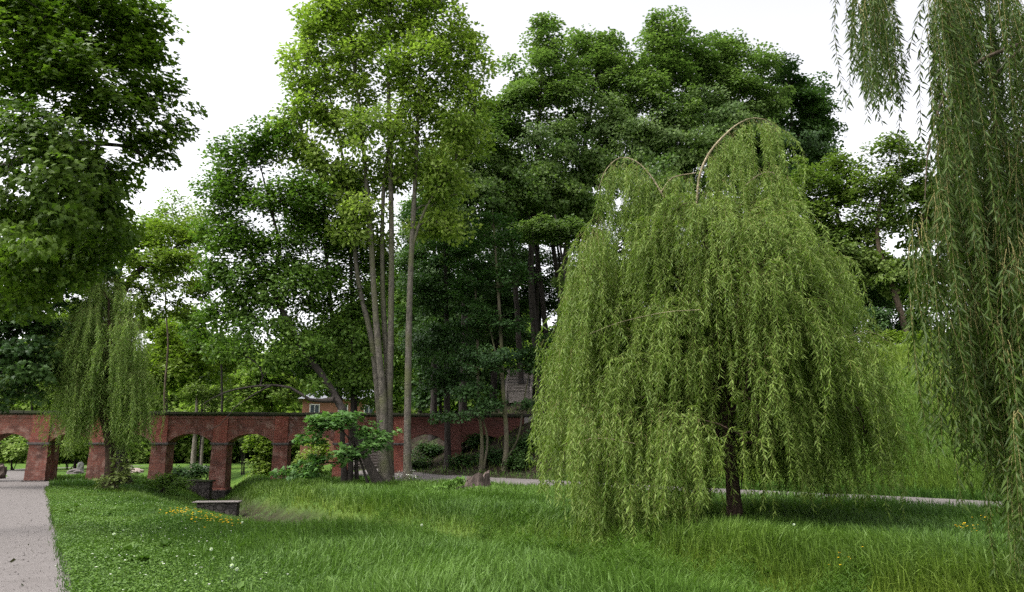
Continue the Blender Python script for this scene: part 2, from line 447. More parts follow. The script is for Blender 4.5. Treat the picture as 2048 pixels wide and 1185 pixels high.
M_GRAVEL = rough_mat('pale gravel', (.085, .076, .071), (.158, .143, .134), 30, .45, None, .95, .014, (.108, .097, .090))
def ribbon(name, pts, zoff, label):
    c = [np.array(p) for p in pts]; res = []
    for a, b in zip(c[:-1], c[1:]):
        k = max(2, int(np.linalg.norm((b - a)[:2]) / .35))
        res += [a + (b - a) * i / k for i in range(k)]
    res.append(c[-1]); res = np.array(res)
    for _ in range(6): res[1:-1] = .25 * res[:-2] + .5 * res[1:-1] + .25 * res[2:]
    t = norm(np.gradient(res[:, :2], axis=0)); s = np.stack([-t[:, 1], t[:, 0]], -1)
    rg = np.random.default_rng(5); m = 9
    jit = np.cumsum(rg.normal(0, .012, (len(res), 2)), 0); jit -= np.linspace(0, 1, len(res))[:, None] * jit[-1]
    jit = np.clip(jit, -.06, .06) + rg.normal(0, .012, jit.shape)
    rows = []
    for j in range(m):
        f = j / (m - 1) * 2 - 1
        off = f * res[:, 2] / 2 + (jit[:, 0] if j == 0 else jit[:, 1] if j == m - 1 else 0)
        p = res[:, :2] + s * off[:, None]
        rows.append(np.column_stack([p, height(p[:, 0], p[:, 1]) + zoff + .02 * (1 - f * f)]))
    V = np.stack(rows, 1).reshape(-1, 3); k = len(res)
    I = np.arange(k * m).reshape(k, m)
    q = np.stack([I[:-1, 1:], I[:-1, :-1], I[1:, :-1], I[1:, 1:]], -1).reshape(-1, 4)
    return structure(link(name, mk_mesh(name, V, q.ravel(), np.arange(len(q)) * 4, M_GRAVEL, True)), label, 'path')
ribbon('gravel_path', PATH_L, .012, 'wide pale gravel path running under the leftmost arch')
ribbon('gravel_path', PATH_B, .020, 'short gravel spur leading right from the wide path along the bridge')
ribbon('gravel_path', PATH_R, .012, 'narrow gravel path along the foot of the bank')
# ------------------------------------------------------------------ brick bridge
M_BRICK = brick_mat('red brick wall', (.250, .082, .056), (.165, .058, .044), (.180, .120, .100), stain=(.040, .026, .022), stain_lo=.44, pale=(.250, .150, .122))
M_PIL = brick_mat('redder brick pilaster', (.270, .072, .048), (.205, .058, .043), (.19, .10, .08), stain=(.070, .030, .024), stain_lo=.50, pale=(.28, .120, .088))
M_PALE = brick_mat('weathered pale brick', (.195, .070, .050), (.140, .056, .043), (.165, .115, .098), stain=(.055, .030, .025), pale=(.27, .20, .185))
M_DARKB = brick_mat('dark end-bay brick', (.120, .040, .030), (.085, .032, .026), (.085, .05, .042), stain=(.040, .024, .020))  # darker brick for the right-end bays
M_COPE = rough_mat('mossy dark coping', (.018, .016, .013), (.045, .040, .032), 9, .6, None, .95, .03, (.030, .040, .014))
M_IMP = rough_mat('worn impost stone', (.06, .052, .05), (.16, .14, .135), 10, .3)
M_RUB = rough_mat('dark field stone', (.055, .045, .042), (.11, .095, .086), 7, .8, 5.2, .9, .05)
M_CONC = rough_mat('grey concrete', (.16, .145, .135), (.27, .245, .23), 14, .25)

BO = P(0, 850, 40.0); BE = P(1080, 850, 43.6)
phi = math.atan2(BE[1] - BO[1], BE[0] - BO[0]); ce, se = math.cos(phi), math.sin(phi)
def b_s(u):
    """distance along the bridge front of photo column u"""
    r = ray(u, 870); k = r[0] / r[1]
    return (k * BO[1] - BO[0]) / (ce - k * se)
def b_w(s, d, z=0.0): return np.array([BO[0] + ce * s - se * d, BO[1] + se * s + ce * d, z])
bridge = thing('brick_bridge', 'long red brick arched bridge with dark mossy coping crossing the park', 'bridge', (BO[0], BO[1], 0), phi)
TH, ZS, ZC, ZT = 1.3, 2.03, 2.55, 3.58
piers = [(-166, .85), (-44, .85), (80, .95), (199, .85), (320, .78), (440.5, .78), (562, .76), (683, .78), (801, .80), (908, .85)]
S = [(b_s(u), w) for u, w in piers]
s_end = b_s(1064)
def gz(s, d=.6):
    p = b_w(s, d); return float(height(p[0], p[1]))
def pier(s, w, mat, stone=False, last=False):
    zb = min(gz(s, d) for d in (-.1, .6, 1.3)) - .25
    base = zb + .25 + (.62 if stone else 0)
    m = MB(); z0 = base if stone else zb
    m.box(s - w / 2 - .05, s + w / 2 + .05, -.03, TH + .03, z0, ZS - .04, .05, .03)
    p = m.build('pier', mat, bridge)
    q = MB(); q.box(s - w / 2 - .09, s + w / 2 + .09, -.10, TH + .10, ZS - .04, ZS + .035).box(s - w / 2 - .05, s + w / 2 + .05, -.06, TH + .06, ZS - .10, ZS - .04)
    q.build('impost', M_IMP, p)
    b = MB(); h = .10
    if stone:
        b.box(s - w / 2 - .20, s + w / 2 + .20, -.16, TH + .16, zb - .2, base - .03, .04, .04)
        b.build('stone_base', M_RUB, p, bevel=.04)
        MB().box(s - w / 2 - .14, s + w / 2 + .14, -.10, TH + .10, base - .03, base + .07, .04, .04).build('base_course', M_BRICK, p)
    else:
        b.box(s - w / 2 - .13, s + w / 2 + .13, -.11, TH + .11, zb - .1, zb + .25 + h, .02, .02)
        b.build('base_course', M_RUB if s < S[3][0] else M_BRICK, p, bevel=.02)
for i, (s, w) in enumerate(S[:-1]):
    pier(s, w, M_BRICK if i < 7 else M_PIL, stone=(i == 5))
def pilaster(s, w, mat, z0=ZS + .04, crack=False):
    for d0, d1 in ((-.035, .10), (TH - .1, TH + .035)): MB().box(s - w / 2 + .02, s + w / 2 - .02, d0, d1, z0, ZT - .005).build('pilaster', mat, bridge)
for i, (s, w) in enumerate(S):
    pilaster(s, w, M_PIL if i != 9 else M_DARKB, ZS + (.04 if i < 9 else -.35))
MB().box(s_end - .45, s_end + .05, -.05, .12, 2.55, ZT - .005).build('pilaster', M_CONC, bridge)
def bay(s0, s1, mat, zs=ZS, zc=ZC, n=22):
    r_ = zc - zs; half = (s1 - s0) / 2; R = (half * half + r_ * r_) / (2 * r_); mid = (s0 + s1) / 2
    xs_ = np.linspace(s0, s1, n + 1)
    za = zs + np.sqrt(np.maximum(R * R - (xs_ - mid) ** 2, 0)) - (R - r_)
    m = MB(); d0, d1 = .05, TH - .05; V = []
    for x, z in zip(xs_, za): V += [(x, d0, z), (x, d0, ZT), (x, d1, z), (x, d1, ZT)]
    Fc = []
    for i in range(n):
        a, b = 4 * i, 4 * i + 4
        Fc += [(a, b, b + 1, a + 1), (b + 2, a + 2, a + 3, b + 3), (a, a + 2, b + 2, b)]
    m.add(V, Fc)
    wall = m.build('spandrel_wall', mat, bridge)
    # raised frieze band under the coping, front and back
    MB().box(s0 + .001, s1 - .001, .008, .055, ZT - .22, ZT - .004).box(s0 + .001, s1 - .001, TH - .055, TH - .008, ZT - .22, ZT - .004).build('frieze', mat, wall)
    # arch ring of header bricks, proud of the wall
    V, Fc = [], []
    for x, z in zip(xs_, za):
        k = np.array([x - mid, z + (R - r_) - zs]); k = k / np.linalg.norm(k)
        for d, t in ((.018, -.004), (.018, .30), (.06, .30), (.06, -.004)):
            xx = min(max(x + k[0] * t, s0), s1); V.append((xx, d, min(z + k[1] * t, ZT - .25)))
    for i in range(n):
        a, b = 4 * i, 4 * i + 4
        Fc += [(a, b, b + 1, a + 1), (a + 1, b + 1, b + 2, a + 2), (a + 3, b + 3, b, a)]
    MB().add(V, Fc).build('arch_ring', M_BRICK if mat is not M_DARKB else M_DARKB, wall)
mats = [M_BRICK, M_BRICK, M_BRICK, M_BRICK, M_BRICK, M_BRICK, M_PALE, M_BRICK, M_DARKB]
for i in range(9):
    (a, wa), (b, wb) = S[i], S[i + 1]
    bay(a + wa / 2 - .02, b - wb / 2 + .02, mats[i])
bay(S[9][0] + S[9][1] / 2 - .02, b_s(1012), M_DARKB, ZS - .05, ZC - .05)
MB().box(b_s(1012) - .001, s_end + .06, .05, TH - .05, 1.2, ZT).build('end_wall', M_DARKB, bridge)
MB().box(S[9][0] - S[9][1] / 2 - .03, S[9][0] + S[9][1] / 2 + .03, .0, TH, gz(S[9][0]) - .4, ZS - .2).build('pier', M_DARKB, bridge)
MB().box(S[0][0] - 6, S[0][0] - S[0][1] / 2 + .02, .05, TH - .05, -.6, ZT).build('end_wall', M_BRICK, bridge)
cp_ = MB()
x = S[0][0] - 6; rg = np.random.default_rng(9)
while x < s_end + .9:
    l = rg.uniform(.8, 1.3); dz = rg.uniform(-.012, .012)
    cp_.box(x, min(x + l - .006, s_end + 1), -.12 + rg.uniform(-.012, .012), TH + .12, ZT + .002, ZT + .145 + dz, .015, .015)
    cp_.box(x, min(x + l - .006, s_end + 1), -.06, TH + .06, ZT - .06, ZT + .001)
    x += l
cp_.build('coping', M_COPE, bridge, bevel=.015)

M_STEP0 = rough_mat('weathered slab', (.085, .075, .068), (.17, .15, .14), 10, .4)
# ------------------------------------------------------------------ ditch stonework
hw = G(428, 1013, -.62); hz = float(height(*hw))
headwall = thing('stone_headwall', 'low rubble culvert wall with a weathered flat slab across the ditch', 'headwall', (hw[0], hw[1], float(P(428, 1003, hw[1])[2]) - .64))
a_ = math.radians(8); headwall.rotation_euler = (0, 0, a_)
MB().box(-.70, .92, 0, .5, -.5, .575).build('rubble_wall', M_RUB, headwall, bevel=.03)
MB().box(-.86, 1.0, -.08, .62, .577, .63).build('cap_slab', M_STEP0, headwall, bevel=.02)
tun = P(350, 975, 46.0)
# stone pitching on the far bank of the ditch
V = []; nu, nv_ = 44, 10; rg = np.random.default_rng(4)
pa = [np.array(G(470, 1002)), np.array(G(540, 1002)), np.array(G(640, 1018)), np.array(G(700, 1030))]
pb = [np.array(G(452, 1026, -.5)), np.array(G(530, 1034, -.55)), np.array(G(620, 1048, -.6)), np.array(G(680, 1056, -.55))]
def lerp_poly(p, t):
    t = t * (len(p) - 1); i = min(int(t), len(p) - 2); return p[i] + (p[i + 1] - p[i]) * (t - i)
for i in range(nu):
    A, B = lerp_poly(pa, i / (nu - 1)), lerp_poly(pb, i / (nu - 1))
    for j in range(nv_):
        p = A + (B - A) * j / (nv_ - 1)
        z = float(height(p[0], p[1]))
        V.append((p[0], p[1], z + .05 + rg.normal(0, .022)))
I = np.arange(nu * nv_).reshape(nu, nv_)
q = np.stack([I[:-1, :-1], I[:-1, 1:], I[1:, 1:], I[1:, :-1]], -1).reshape(-1, 4)
M_PITCH = rough_mat('mossy pitched stone', (.034, .026, .017), (.075, .056, .036), 6, .9, 3.6, .95, .06, (.034, .044, .014))
pit = link('stone_revetment', mk_mesh('stone_revetment', np.array(V), q.ravel(), np.arange(len(q)) * 4, M_PITCH, True))
tag(pit, 'brown stone pitching on the sloping ditch bank right of the slab', 'revetment')

# dark brick tunnel mouth behind, between the third and fourth piers
tw = G(360, 985, -.45)
tunnel = thing('culvert_mouth', 'dark round culvert mouth in the ditch below the brick bridge', 'culvert', (tw[0], tw[1] + 1.0, float(P(360, 962, tw[1])[2]) - .85))
MB().box(-1.1, 1.1, 0, .4, -.4, .75).build('rubble_wall', M_RUB, tunnel, bevel=.03)
MB().box(-1.2, 1.2, -.06, .5, .75, .85).build('cap_slab', M_COPE, tunnel, bevel=.02)

# ------------------------------------------------------------------ stairs
def stairs(name, label, bottom, top, width, nstep, mat, rail=True, loc_rot=None):
    a, b = np.array(bottom, float), np.array(top, float)
    L = math.hypot(b[0] - a[0], b[1] - a[1]); rz = math.atan2(b[1] - a[1], b[0] - a[0]) - math.pi / 2
    t = thing(name, label, 'staircase', a, rz)
    rise, run = (b[2] - a[2]) / nstep, L / nstep
    m = MB()
    for i in range(nstep):
        m.box(-width / 2, width / 2, i * run, L + .6, i * rise + (-.6 if i == 0 else .002), (i + 1) * rise - .03)
        m.box(-width / 2 - .02, width / 2 + .02, i * run - .04, (i + 1) * run, (i + 1) * rise - .028, (i + 1) * rise)
    m.build('steps', mat, t)
    for sx in (-1, 1):
        MB().box(sx * (width / 2 + .12) - .09, sx * (width / 2 + .12) + .09, -.1, .15, -.5, .25).add(
            [(sx * (width / 2 + .12) + e * .09, y, z) for e in (-1, 1) for y, z in ((0.15, -.4), (0.15, .22), (L + .5, b[2] - a[2] + .22), (L + .5, b[2] - a[2] - .6))],
            [(0, 1, 2, 3), (7, 6, 5, 4), (0, 4, 5, 1), (1, 5, 6, 2), (2, 6, 7, 3), (3, 7, 4, 0)]).build('side_wall', mat, t)
    if rail:
        m = MB(); x = width / 2 + .12
        for k in range(6):
            y = .1 + (L - .2) * k / 5; z = (b[2] - a[2]) * y / L + .1
            m.bar((x, y, z - .1), (x, y, z + 1.0), .02)
        m.bar((x, 0, 1.0), (x, L, b[2] - a[2] + 1.0), .025).bar((x, 0, .55), (x, L, b[2] - a[2] + .55), .015)
        m.build('handrail', plain_mat('dark iron', (.02, .02, .022), .5), t)
    return t
M_STEP = rough_mat('weathered step stone', (.13, .115, .105), (.22, .195, .18), 10, .3)
p0 = P(733, 944, 47.5); p1 = P(741, 850, 52.5)
stairs('park_staircase', 'grey concrete steps climbing the bank seen through the bridge arch', (p0[0], p0[1], float(height(p0[0], p0[1])) + .02), (p1[0], p1[1], p1[2] + .3), 1.5, 18, M_STEP)
# upper flight on the bank, right of the bridge end
p0 = P(1036, 788, 50); p1 = P(1040, 742, 53.0)
up = stairs('park_staircase', 'weathered wooden steps with iron rail high on the wooded bank', p0, p1, 1.45, 8, rough_mat('weathered plank', (.13, .115, .10), (.24, .21, .19), 8, .3), False)
m = MB()
for x in (-.85, .75):
    m.bar((x, -.35, -.6), (x, -.35, .95), .022)
m.bar((-.85, -.35, .95), (.75, -.35, .95), .022).bar((-.85, -.35, .72), (.75, -.35, .72), .014).bar((.75, -.35, .95), (1.0, .6, .3), .022)
for k in range(5): m.bar((-.65 + .3 * k, -.35, .72), (-.55 + .3 * k, -.35, .95), .012)
m.build('handrail', plain_mat('black iron', (.012, .012, .014), .5), up)

# ------------------------------------------------------------------ brick house beyond
hp = P(652, 850, 76); hz = float(height(hp[0], hp[1]))
house = thing('brick_house', 'orange brick house with grey slate roof beyond the bridge', 'house', (hp[0], hp[1], hz), math.radians(14))
zt = P(652, 799, 76)[2] - hz
MB().box(-2.4, 6.2, 0, 7, -1.5, zt).build('wall', brick_mat('orange house brick', (.30, .125, .078), (.25, .10, .066), (.24, .16, .125), stain=(.20, .09, .06)), house)
MB().add([(-2.9, -.5, zt), (6.7, -.5, zt), (6.7, 7.5, zt), (-2.9, 7.5, zt), (-.2, 3.5, zt + 1.5), (4.2, 3.5, zt + 1.5)], [(0, 1, 5, 4), (1, 2, 5), (2, 3, 4, 5), (3, 0, 4), (0, 3, 2, 1)]).build('roof', rough_mat('pale slate roof', (.13, .135, .15), (.22, .225, .245), 5, .3, None, .7), house)
M_WF = plain_mat('white window paint', (.62, .6, .57)); M_GL = plain_mat('dark window glass', (.05, .06, .07), .1)
for wx in (-1.2, 1.6, 4.2):
    w = MB().box(wx - .5, wx + .5, -.06, .05, zt - 1.9, zt - .5).build('window', M_WF, house)
    MB().box(wx - .40, wx - .04, -.09, -.062, zt - 1.8, zt - .6).box(wx + .04, wx + .40, -.09, -.062, zt - 1.8, zt - .6).build('pane', M_GL, w)
MB().box(2.6, 3.2, 3.2, 3.8, zt + 1.2, zt + 2.9).build('chimney', M_BRICK, house)

# ------------------------------------------------------------------ stump, stones
st = P(952, 984, 30.0); sz = float(height(st[0], st[1]))
stump = thing('tree_stump', 'broken grey tree stump with ivy in the long grass', 'stump', (st[0], st[1], sz))
stump.scale = (1.12, 1.12, 1.3)
rg = np.random.default_rng(11); n = 18; V = []; Fc = []
prof = [(-.15, .70), (.05, .56), (.20, .44), (.36, .38), (.50, .35)]
for k, (z, r) in enumerate(prof):
    for i in range(n):
        t = 2 * math.pi * i / n
        rr = r * (1 + .14 * math.sin(3 * t + .6) + .10 * math.sin(5 * t + 1) + .05 * rg.normal())
        zz = z + (.10 * math.sin(t + 2.2) + .06 * math.sin(3 * t) + .05 * rg.normal() if k == len(prof) - 1 else 0)
        V.append((rr * 1.0 * math.cos(t) + .10 * z, rr * .8 * math.sin(t), zz))
for k in range(len(prof) - 1):
    for i in range(n): Fc.append((k * n + i, k * n + (i + 1) % n, (k + 1) * n + (i + 1) % n, (k + 1) * n + i))
b = len(V); V += [(.06 + .24 * math.cos(t), .18 * math.sin(t), .44 + .03 * rg.normal()) for t in np.arange(n) * 2 * math.pi / n]; V.append((.05, 0, .43))
for i in range(n): Fc.append(((len(prof) - 1) * n + i, (len(prof) - 1) * n + (i + 1) % n, b + (i + 1) % n, b + i)); Fc.append((b + i, b + (i + 1) % n, b + n))
M_STUMP = bark_mat('grey stump bark', (.035, .026, .022), (.125, .095, .080), None, 5)
MB().add(V, Fc).build('bole', M_STUMP, stump)
ch = []
for a0, L in ((3.3, 1.0), (2.7, .75), (5.3, .7), (.3, .6), (4.3, .55)):
    k = np.linspace(0, 1, 6); p = np.stack([np.cos(a0 + .3 * k) * (.4 + L * k), np.sin(a0 + .3 * k) * (.35 + L * k), .14 * (1 - k) ** 2 + .0 * k], -1)
    ch.append((p, .10 * (1 - k) + .02))
link('roots', tubes_mesh('roots', ch, M_STUMP, 6, .1, 3), stump)
M_IVY = leaf_mat('ivy leaves', (.055, .115, .018), (.12, .22, .035), .25)
k = 420; u = rg.random(k)
pos = np.stack([-.45 - 1.25 * u + rg.normal(0, .06, k), -.30 - .35 * u + rg.normal(0, .12, k), .34 * (1 - u) ** 1.2 + .10 + rg.normal(0, .035, k)], -1)
k2 = 120; a2 = rg.uniform(-1.9, .5, k2)
pos = np.concatenate([pos, np.stack([.62 * np.cos(a2), .52 * np.sin(a2), rg.uniform(0, .25, k2)], -1)])
k += k2
link('ivy', leaves_mesh('ivy', pos, rg.normal(size=(k, 3)), norm(rg.normal(size=(k, 3)) * .6 + (0, -.4, 1)), rg.uniform(.06, .11, k), 'round', M_IVY, rg.random(k)), stump)

M_WST = rough_mat('pale garden stone', (.17, .165, .155), (.30, .29, .275), 9, .4)
def boulder(name, label, p, sx, sy, h, seed, mat, group=None):
    rg = np.random.default_rng(seed); V = []; Fc = []; n, r = 12, 6
    for j in range(r):
        f = j / (r - 1); zr = math.sin(f * math.pi / 2); rr = math.cos(f * math.pi / 2) ** .6 if j < r - 1 else 0.02
        for i in range(n):
            t = 2 * math.pi * i / n; q = 1 + .13 * rg.normal()
            V.append((sx * rr * q * math.cos(t), sy * rr * q * math.sin(t), h * zr * (1 + .06 * rg.normal()) - .05))
    for j in range(r - 1):
        for i in range(n): Fc.append((j * n + i, j * n + (i + 1) % n, (j + 1) * n + (i + 1) % n, (j + 1) * n + i))
    Fc.append(tuple((r - 1) * n + i for i in range(n)))
    o = MB().add(V, Fc).build(name, mat, None, (p[0], p[1], float(height(p[0], p[1]))))
    tag(o, label, 'stone', group)
boulder('garden_stone', 'tall white stone on the lawn behind the second arch', P(160, 938, 62), .3, .3, .8, 1, M_WST)
boulder('garden_stone', 'low grey flat stone on the lawn behind the second arch', P(149, 946, 55), .6, .4, .4, 2, M_IMP)
boulder('garden_stone', 'white boulder on grass seen through the fourth arch', P(412, 928, 66), .6, .5, .4, 5, M_WST)
boulder('garden_stone', 'pinkish boulder behind the big trunk left of the fourth arch', P(268, 935, 58), .8, .5, .4, 6, rough_mat('pink granite', (.24, .19, .17), (.36, .29, .26), 9, .4))
boulder('garden_stone', 'brown rock at the left edge beside the path', P(0, 952, 45), .35, .3, .9, 7, M_STUMP)
# ------------------------------------------------------------------ trees
M_BK_DARK = bark_mat('dark maple bark', (.013, .011, .009), (.046, .038, .032))
M_BK_GREY = bark_mat('grey mossy ash bark', (.044, .039, .032), (.145, .128, .102), (.085, .088, .042), 9, .45)
M_BK_BROWN = bark_mat('brown bark', (.040, .030, .020), (.115, .085, .060), None, 7, .2)
M_BK_SLIM = bark_mat('slim olive bark', (.050, .045, .030), (.12, .105, .070), (.08, .085, .035), 8, .3)
M_BK_WIL = bark_mat('willow bark', (.022, .015, .010), (.075, .050, .033), None, 8, .18)
M_TWIG_Y = bark_mat('yellow willow twig', (.12, .105, .035), (.24, .21, .085), None, 12, 1)
M_LIMB_Y = bark_mat('pale bare willow limb', (.16, .13, .08), (.33, .28, .18), None, 14, .6)

L_MAPLE_NEAR = leaf_mat('near maple leaves', (.044, .086, .008), (.115, .180, .022), .44, .42, .5)
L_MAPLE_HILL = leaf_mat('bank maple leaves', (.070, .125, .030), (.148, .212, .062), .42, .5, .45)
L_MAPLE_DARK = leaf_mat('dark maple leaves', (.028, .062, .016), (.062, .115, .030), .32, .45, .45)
L_MAPLE_LEAN = leaf_mat('leaning maple leaves', (.052, .108, .015), (.125, .205, .034), .42, .5, .4)
L_ASH = leaf_mat('ash leaves', (.112, .178, .022), (.252, .325, .064), .48, .5, .35)
L_LIME = leaf_mat('light green leaves', (.092, .152, .014), (.190, .262, .036), .42, .5, .35)
L_FAR = leaf_mat('far pale leaves', (.110, .180, .034), (.240, .320, .074), .42, .6, .25)
L_CHEST = leaf_mat('chestnut leaves', (.062, .105, .018), (.140, .195, .042), .38, .5, .4)
L_UNDER = leaf_mat('understorey leaves', (.020, .050, .013), (.050, .105, .026), .26, .5, .4)  # base colour darkened to deepen the shade under the trees
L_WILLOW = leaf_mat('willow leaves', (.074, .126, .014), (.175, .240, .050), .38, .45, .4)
L_WILLOW_D = leaf_mat('shade-coloured willow leaves', (.028, .052, .006), (.064, .104, .016), .36, .42, .45)  # backlit shade of the near strands put into a darker leaf colour
L_WILLOW_S = leaf_mat('small willow leaves', (.100, .170, .034), (.225, .300, .080), .48, .5, .35)

def resample(pts, rad, step):
    pts = np.asarray(pts, float); rad = np.asarray(rad, float)
    # Catmull-Rom through the points so that trunks bend smoothly
    q = np.vstack([2 * pts[0] - pts[1], pts, 2 * pts[-1] - pts[-2]]); P_, R_ = [], []
    for i in range(1, len(q) - 2):
        k = max(2, int(np.linalg.norm(q[i + 1] - q[i]) / step))
        for t in np.arange(k) / k:
            a, b, c, d = q[i - 1], q[i], q[i + 1], q[i + 2]
            P_.append(.5 * (2 * b + (c - a) * t + (2 * a - 5 * b + 4 * c - d) * t * t + (3 * b - a - 3 * c + d) * t ** 3))
            R_.append(rad[i - 1] + (rad[i] - rad[i - 1]) * t)
    P_.append(pts[-1]); R_.append(rad[-1])
    return np.array(P_), np.array(R_)

def grow(trunks, tips, step=.7, rtip=.012, clear=0.25, arch=.10, rg=None, rise=.3, power=.46, stem_skip=None):
    """joins every twig end to the nearest lower limb; returns swept branch chains"""
    cap = 60000
    pos = np.zeros((cap, 3)); par = np.full(cap, -1); dr = np.zeros((cap, 3)); fix = np.zeros(cap); ok = np.zeros(cap); root = np.zeros(cap, int)
    n = 0
    for ti, (tp, tr) in enumerate(trunks):
        k = len(tp); pos[n:n + k] = tp; fix[n:n + k] = tr
        root[n:n + k] = ti; par[n:n + k] = np.arange(n - 1, n + k - 1); par[n] = -1
        d = norm(np.gradient(tp, axis=0)); dr[n:n + k] = d
        zz = (np.arange(k) / k); ok[n:n + k] = np.where(zz < clear, 60, 0)
        n += k
    nt_ = n
    dmin = np.array([np.min(np.linalg.norm(pos[:nt_] - t, axis=1) + ok[:nt_]) for t in tips])
    tipw = np.zeros(cap)
    for i in np.argsort(dmin):
        t = tips[i]; d = t - pos[:n]; dist = np.linalg.norm(d, axis=1); hd = np.linalg.norm(d[:, :2], axis=1)
        cost = dist + ok[:n] + 1.5 * np.maximum(0, rise * hd - d[:, 2]) + np.where(fix[:n] > 0, 0, .25)
        j = int(np.argmin(cost)); L = dist[j]
        k = max(1, int(math.ceil(L / step)))
        ctrl = pos[j] * .5 + t * .5 + np.array([0, 0, arch * L]) + .18 * L * dr[j] + rg.normal(0, .05, 3) * L
        prev = j
        for m in range(1, k + 1):
            s = m / k
            p = (1 - s) ** 2 * pos[j] + 2 * s * (1 - s) * ctrl + s * s * t
            if m < k: p = p + rg.normal(0, .035, 3) * step
            pos[n] = p; par[n] = prev; root[n] = root[prev]; dr[n] = (p - pos[prev]) / (np.linalg.norm(p - pos[prev]) + 1e-9); prev = n; n += 1
        tipw[prev] += 1
    cnt = tipw[:n].copy()
    for i in range(n - 1, nt_ - 1, -1): cnt[par[i]] += cnt[i]
    rad = rtip * np.maximum(cnt, 1) ** power
    rad[:nt_] = fix[:nt_]
    for i in range(nt_, n): rad[i] = min(rad[i], rad[par[i]] * .92)
    kids = [[] for _ in range(n)]
    for i in range(nt_, n): kids[par[i]].append(i)
    chains = []
    for i in range(n):
        ks = sorted(kids[i], key=lambda q: -cnt[q])
        for a, c in enumerate(ks):
            if i >= nt_ and a == 0: continue
            ch = [i, c]
            while kids[ch[-1]]: ch.append(max(kids[ch[-1]], key=lambda q: cnt[q]))
            r = rad[ch].copy(); r[0] = min(r[0], r[1] * 1.25); r[-1] *= .5
            chains.append((pos[ch], r, root[i]))
    return chains, pos[nt_:n], dr[nt_:n], cnt[nt_:n]

def lob(u, v, rx, ry, D, rd=None):
    k = K(u, v, D)
    return (P(u, v, D), np.array([rx * k, (rd if rd else .85 * .5 * (rx + ry)) * k, ry * k]))
def lobe_tips(lobes, spacing, rg, shell=.5):
    out = []
    for c, r in lobes:
        area = 4 * np.pi * ((r[0] * r[1]) ** 1.6 / 3 + (r[0] * r[2]) ** 1.6 / 3 + (r[1] * r[2]) ** 1.6 / 3) ** (1 / 1.6)
        k = max(5, int(area / spacing ** 2 * .8))
        d = norm(rg.normal(size=(k, 3)))
        q = rg.uniform(shell ** 3, 1, k) ** (1 / 3)
        q *= 1 + .10 * rg.normal(size=k)
        p = c + d * r * q[:, None]
        # keep undersides thinner than tops
        keep = (d[:, 2] > -.45) | (rg.random(k) < .45)
        out.append(p[keep])
    return np.concatenate(out)

def foliage(tips, centre, n_per, crad, flat, size, rg, updown=.75, droop=.15, spread_out=.5):
    """leaf positions, axes, normals and sizes for clusters at the twig ends"""
    N = len(tips)
    sc_ = rg.lognormal(0, .50, N)
    cnt = np.maximum(3, (n_per * sc_ * rg.uniform(.5, 1.5, N))).astype(int)
    ci = np.repeat(np.arange(N), cnt); k = len(ci)
    r = rg.random(k) ** .45; d = norm(rg.normal(size=(k, 3)))
    tilt = norm(np.column_stack([rg.normal(0, .25, (N, 2)), np.ones(N)]))
    off = d * r[:, None] * (crad * sc_ ** .5)[ci][:, None] * np.array([1, 1, flat])
    off[:, 2] -= (off[:, :2] * tilt[ci][:, :2]).sum(1)
    pos = tips[ci] + off
    outw = norm(pos - centre)
    nr = norm(updown * np.array([0, 0, 1.]) + spread_out * outw + rg.normal(0, .42, (k, 3)))
    ax = norm(off + .35 * outw * crad + rg.normal(0, .35, (k, 3)) * crad); ax[:, 2] -= droop
    ax = norm(ax - (ax * nr).sum(1)[:, None] * nr * .85)
    tint = np.clip(.5 + .22 * rg.normal(size=N)[ci] + .20 * rg.normal(size=k), 0, 1)
    return pos, ax, nr, size * rg.uniform(.65, 1.25, k), tint

DENS = 2.0
def tree(name, label, cat, trunks, lobes, leaf, bark, shape='rhomb', size=.2, n_per=50, spacing=1.1, crad=.7, flat=.5, seed=1, rtip=.012, clear=.3,
         group=None, step=.7, arch=.08, shell=.5, rise=.3, trunk_name='trunk', updown=.75, extra_low=None, power=.46, sides=10, spread_out=.5, droop=.15, flare=1.5):
    """trunks: list of (world points, radii); lobes: list of (centre, radii)"""
    rg = np.random.default_rng(seed)
    base = np.array(trunks[0][0][0], float)
    t = thing(name, label, cat, base, 0, group)
    tr = [resample(p, r, .5) for p, r in trunks]
    for p, r in tr:
        ch = r.copy(); hz = np.linalg.norm(p - p[0], axis=1)
        ch = ch * (1 + (flare - 1) * np.exp(-hz / .45))
        wob = p - base + np.column_stack([np.cumsum(rg.normal(0, .012, len(p))), np.cumsum(rg.normal(0, .012, len(p))), np.zeros(len(p))]) * 0
        link(trunk_name, tubes_mesh(trunk_name, [(wob, ch)], bark, sides, .045, seed), t)
    tips = lobe_tips(lobes, spacing * .84, rg, shell)
    if extra_low is not None: tips = np.concatenate([tips, extra_low])
    chains, bp, bd, bc = grow(tr, tips, step, rtip, clear, arch, rg, rise, power)
    for ti in sorted({c[2] for c in chains}): link('branches', tubes_mesh('branches', [(p - base, r) for p, r, q in chains if q == ti], bark, 5, 0, seed), t)
    centre = np.mean([c for c, r in lobes], axis=0) - np.array([0, 0, 1.0])
    pos, ax, nr, s, tint = foliage(tips, centre, n_per * DENS, crad, flat, size, rg, updown, droop, spread_out)
    link('crown', leaves_mesh('crown', pos, ax, nr, s, shape, leaf, tint, base), t)
    return t
def tp(D, *uvr, base_on_ground=True):
    """trunk through photo points (u, v, radius in metres[, depth]); the first one is set on the ground"""
    pts, rad = [], []
    for q in uvr:
        d = q[3] if len(q) > 3 else D
        pts.append(P(q[0], q[1], d)); rad.append(q[2])
    if base_on_ground: pts[0][2] = float(height(pts[0][0], pts[0][1])) - .15
    return pts, rad

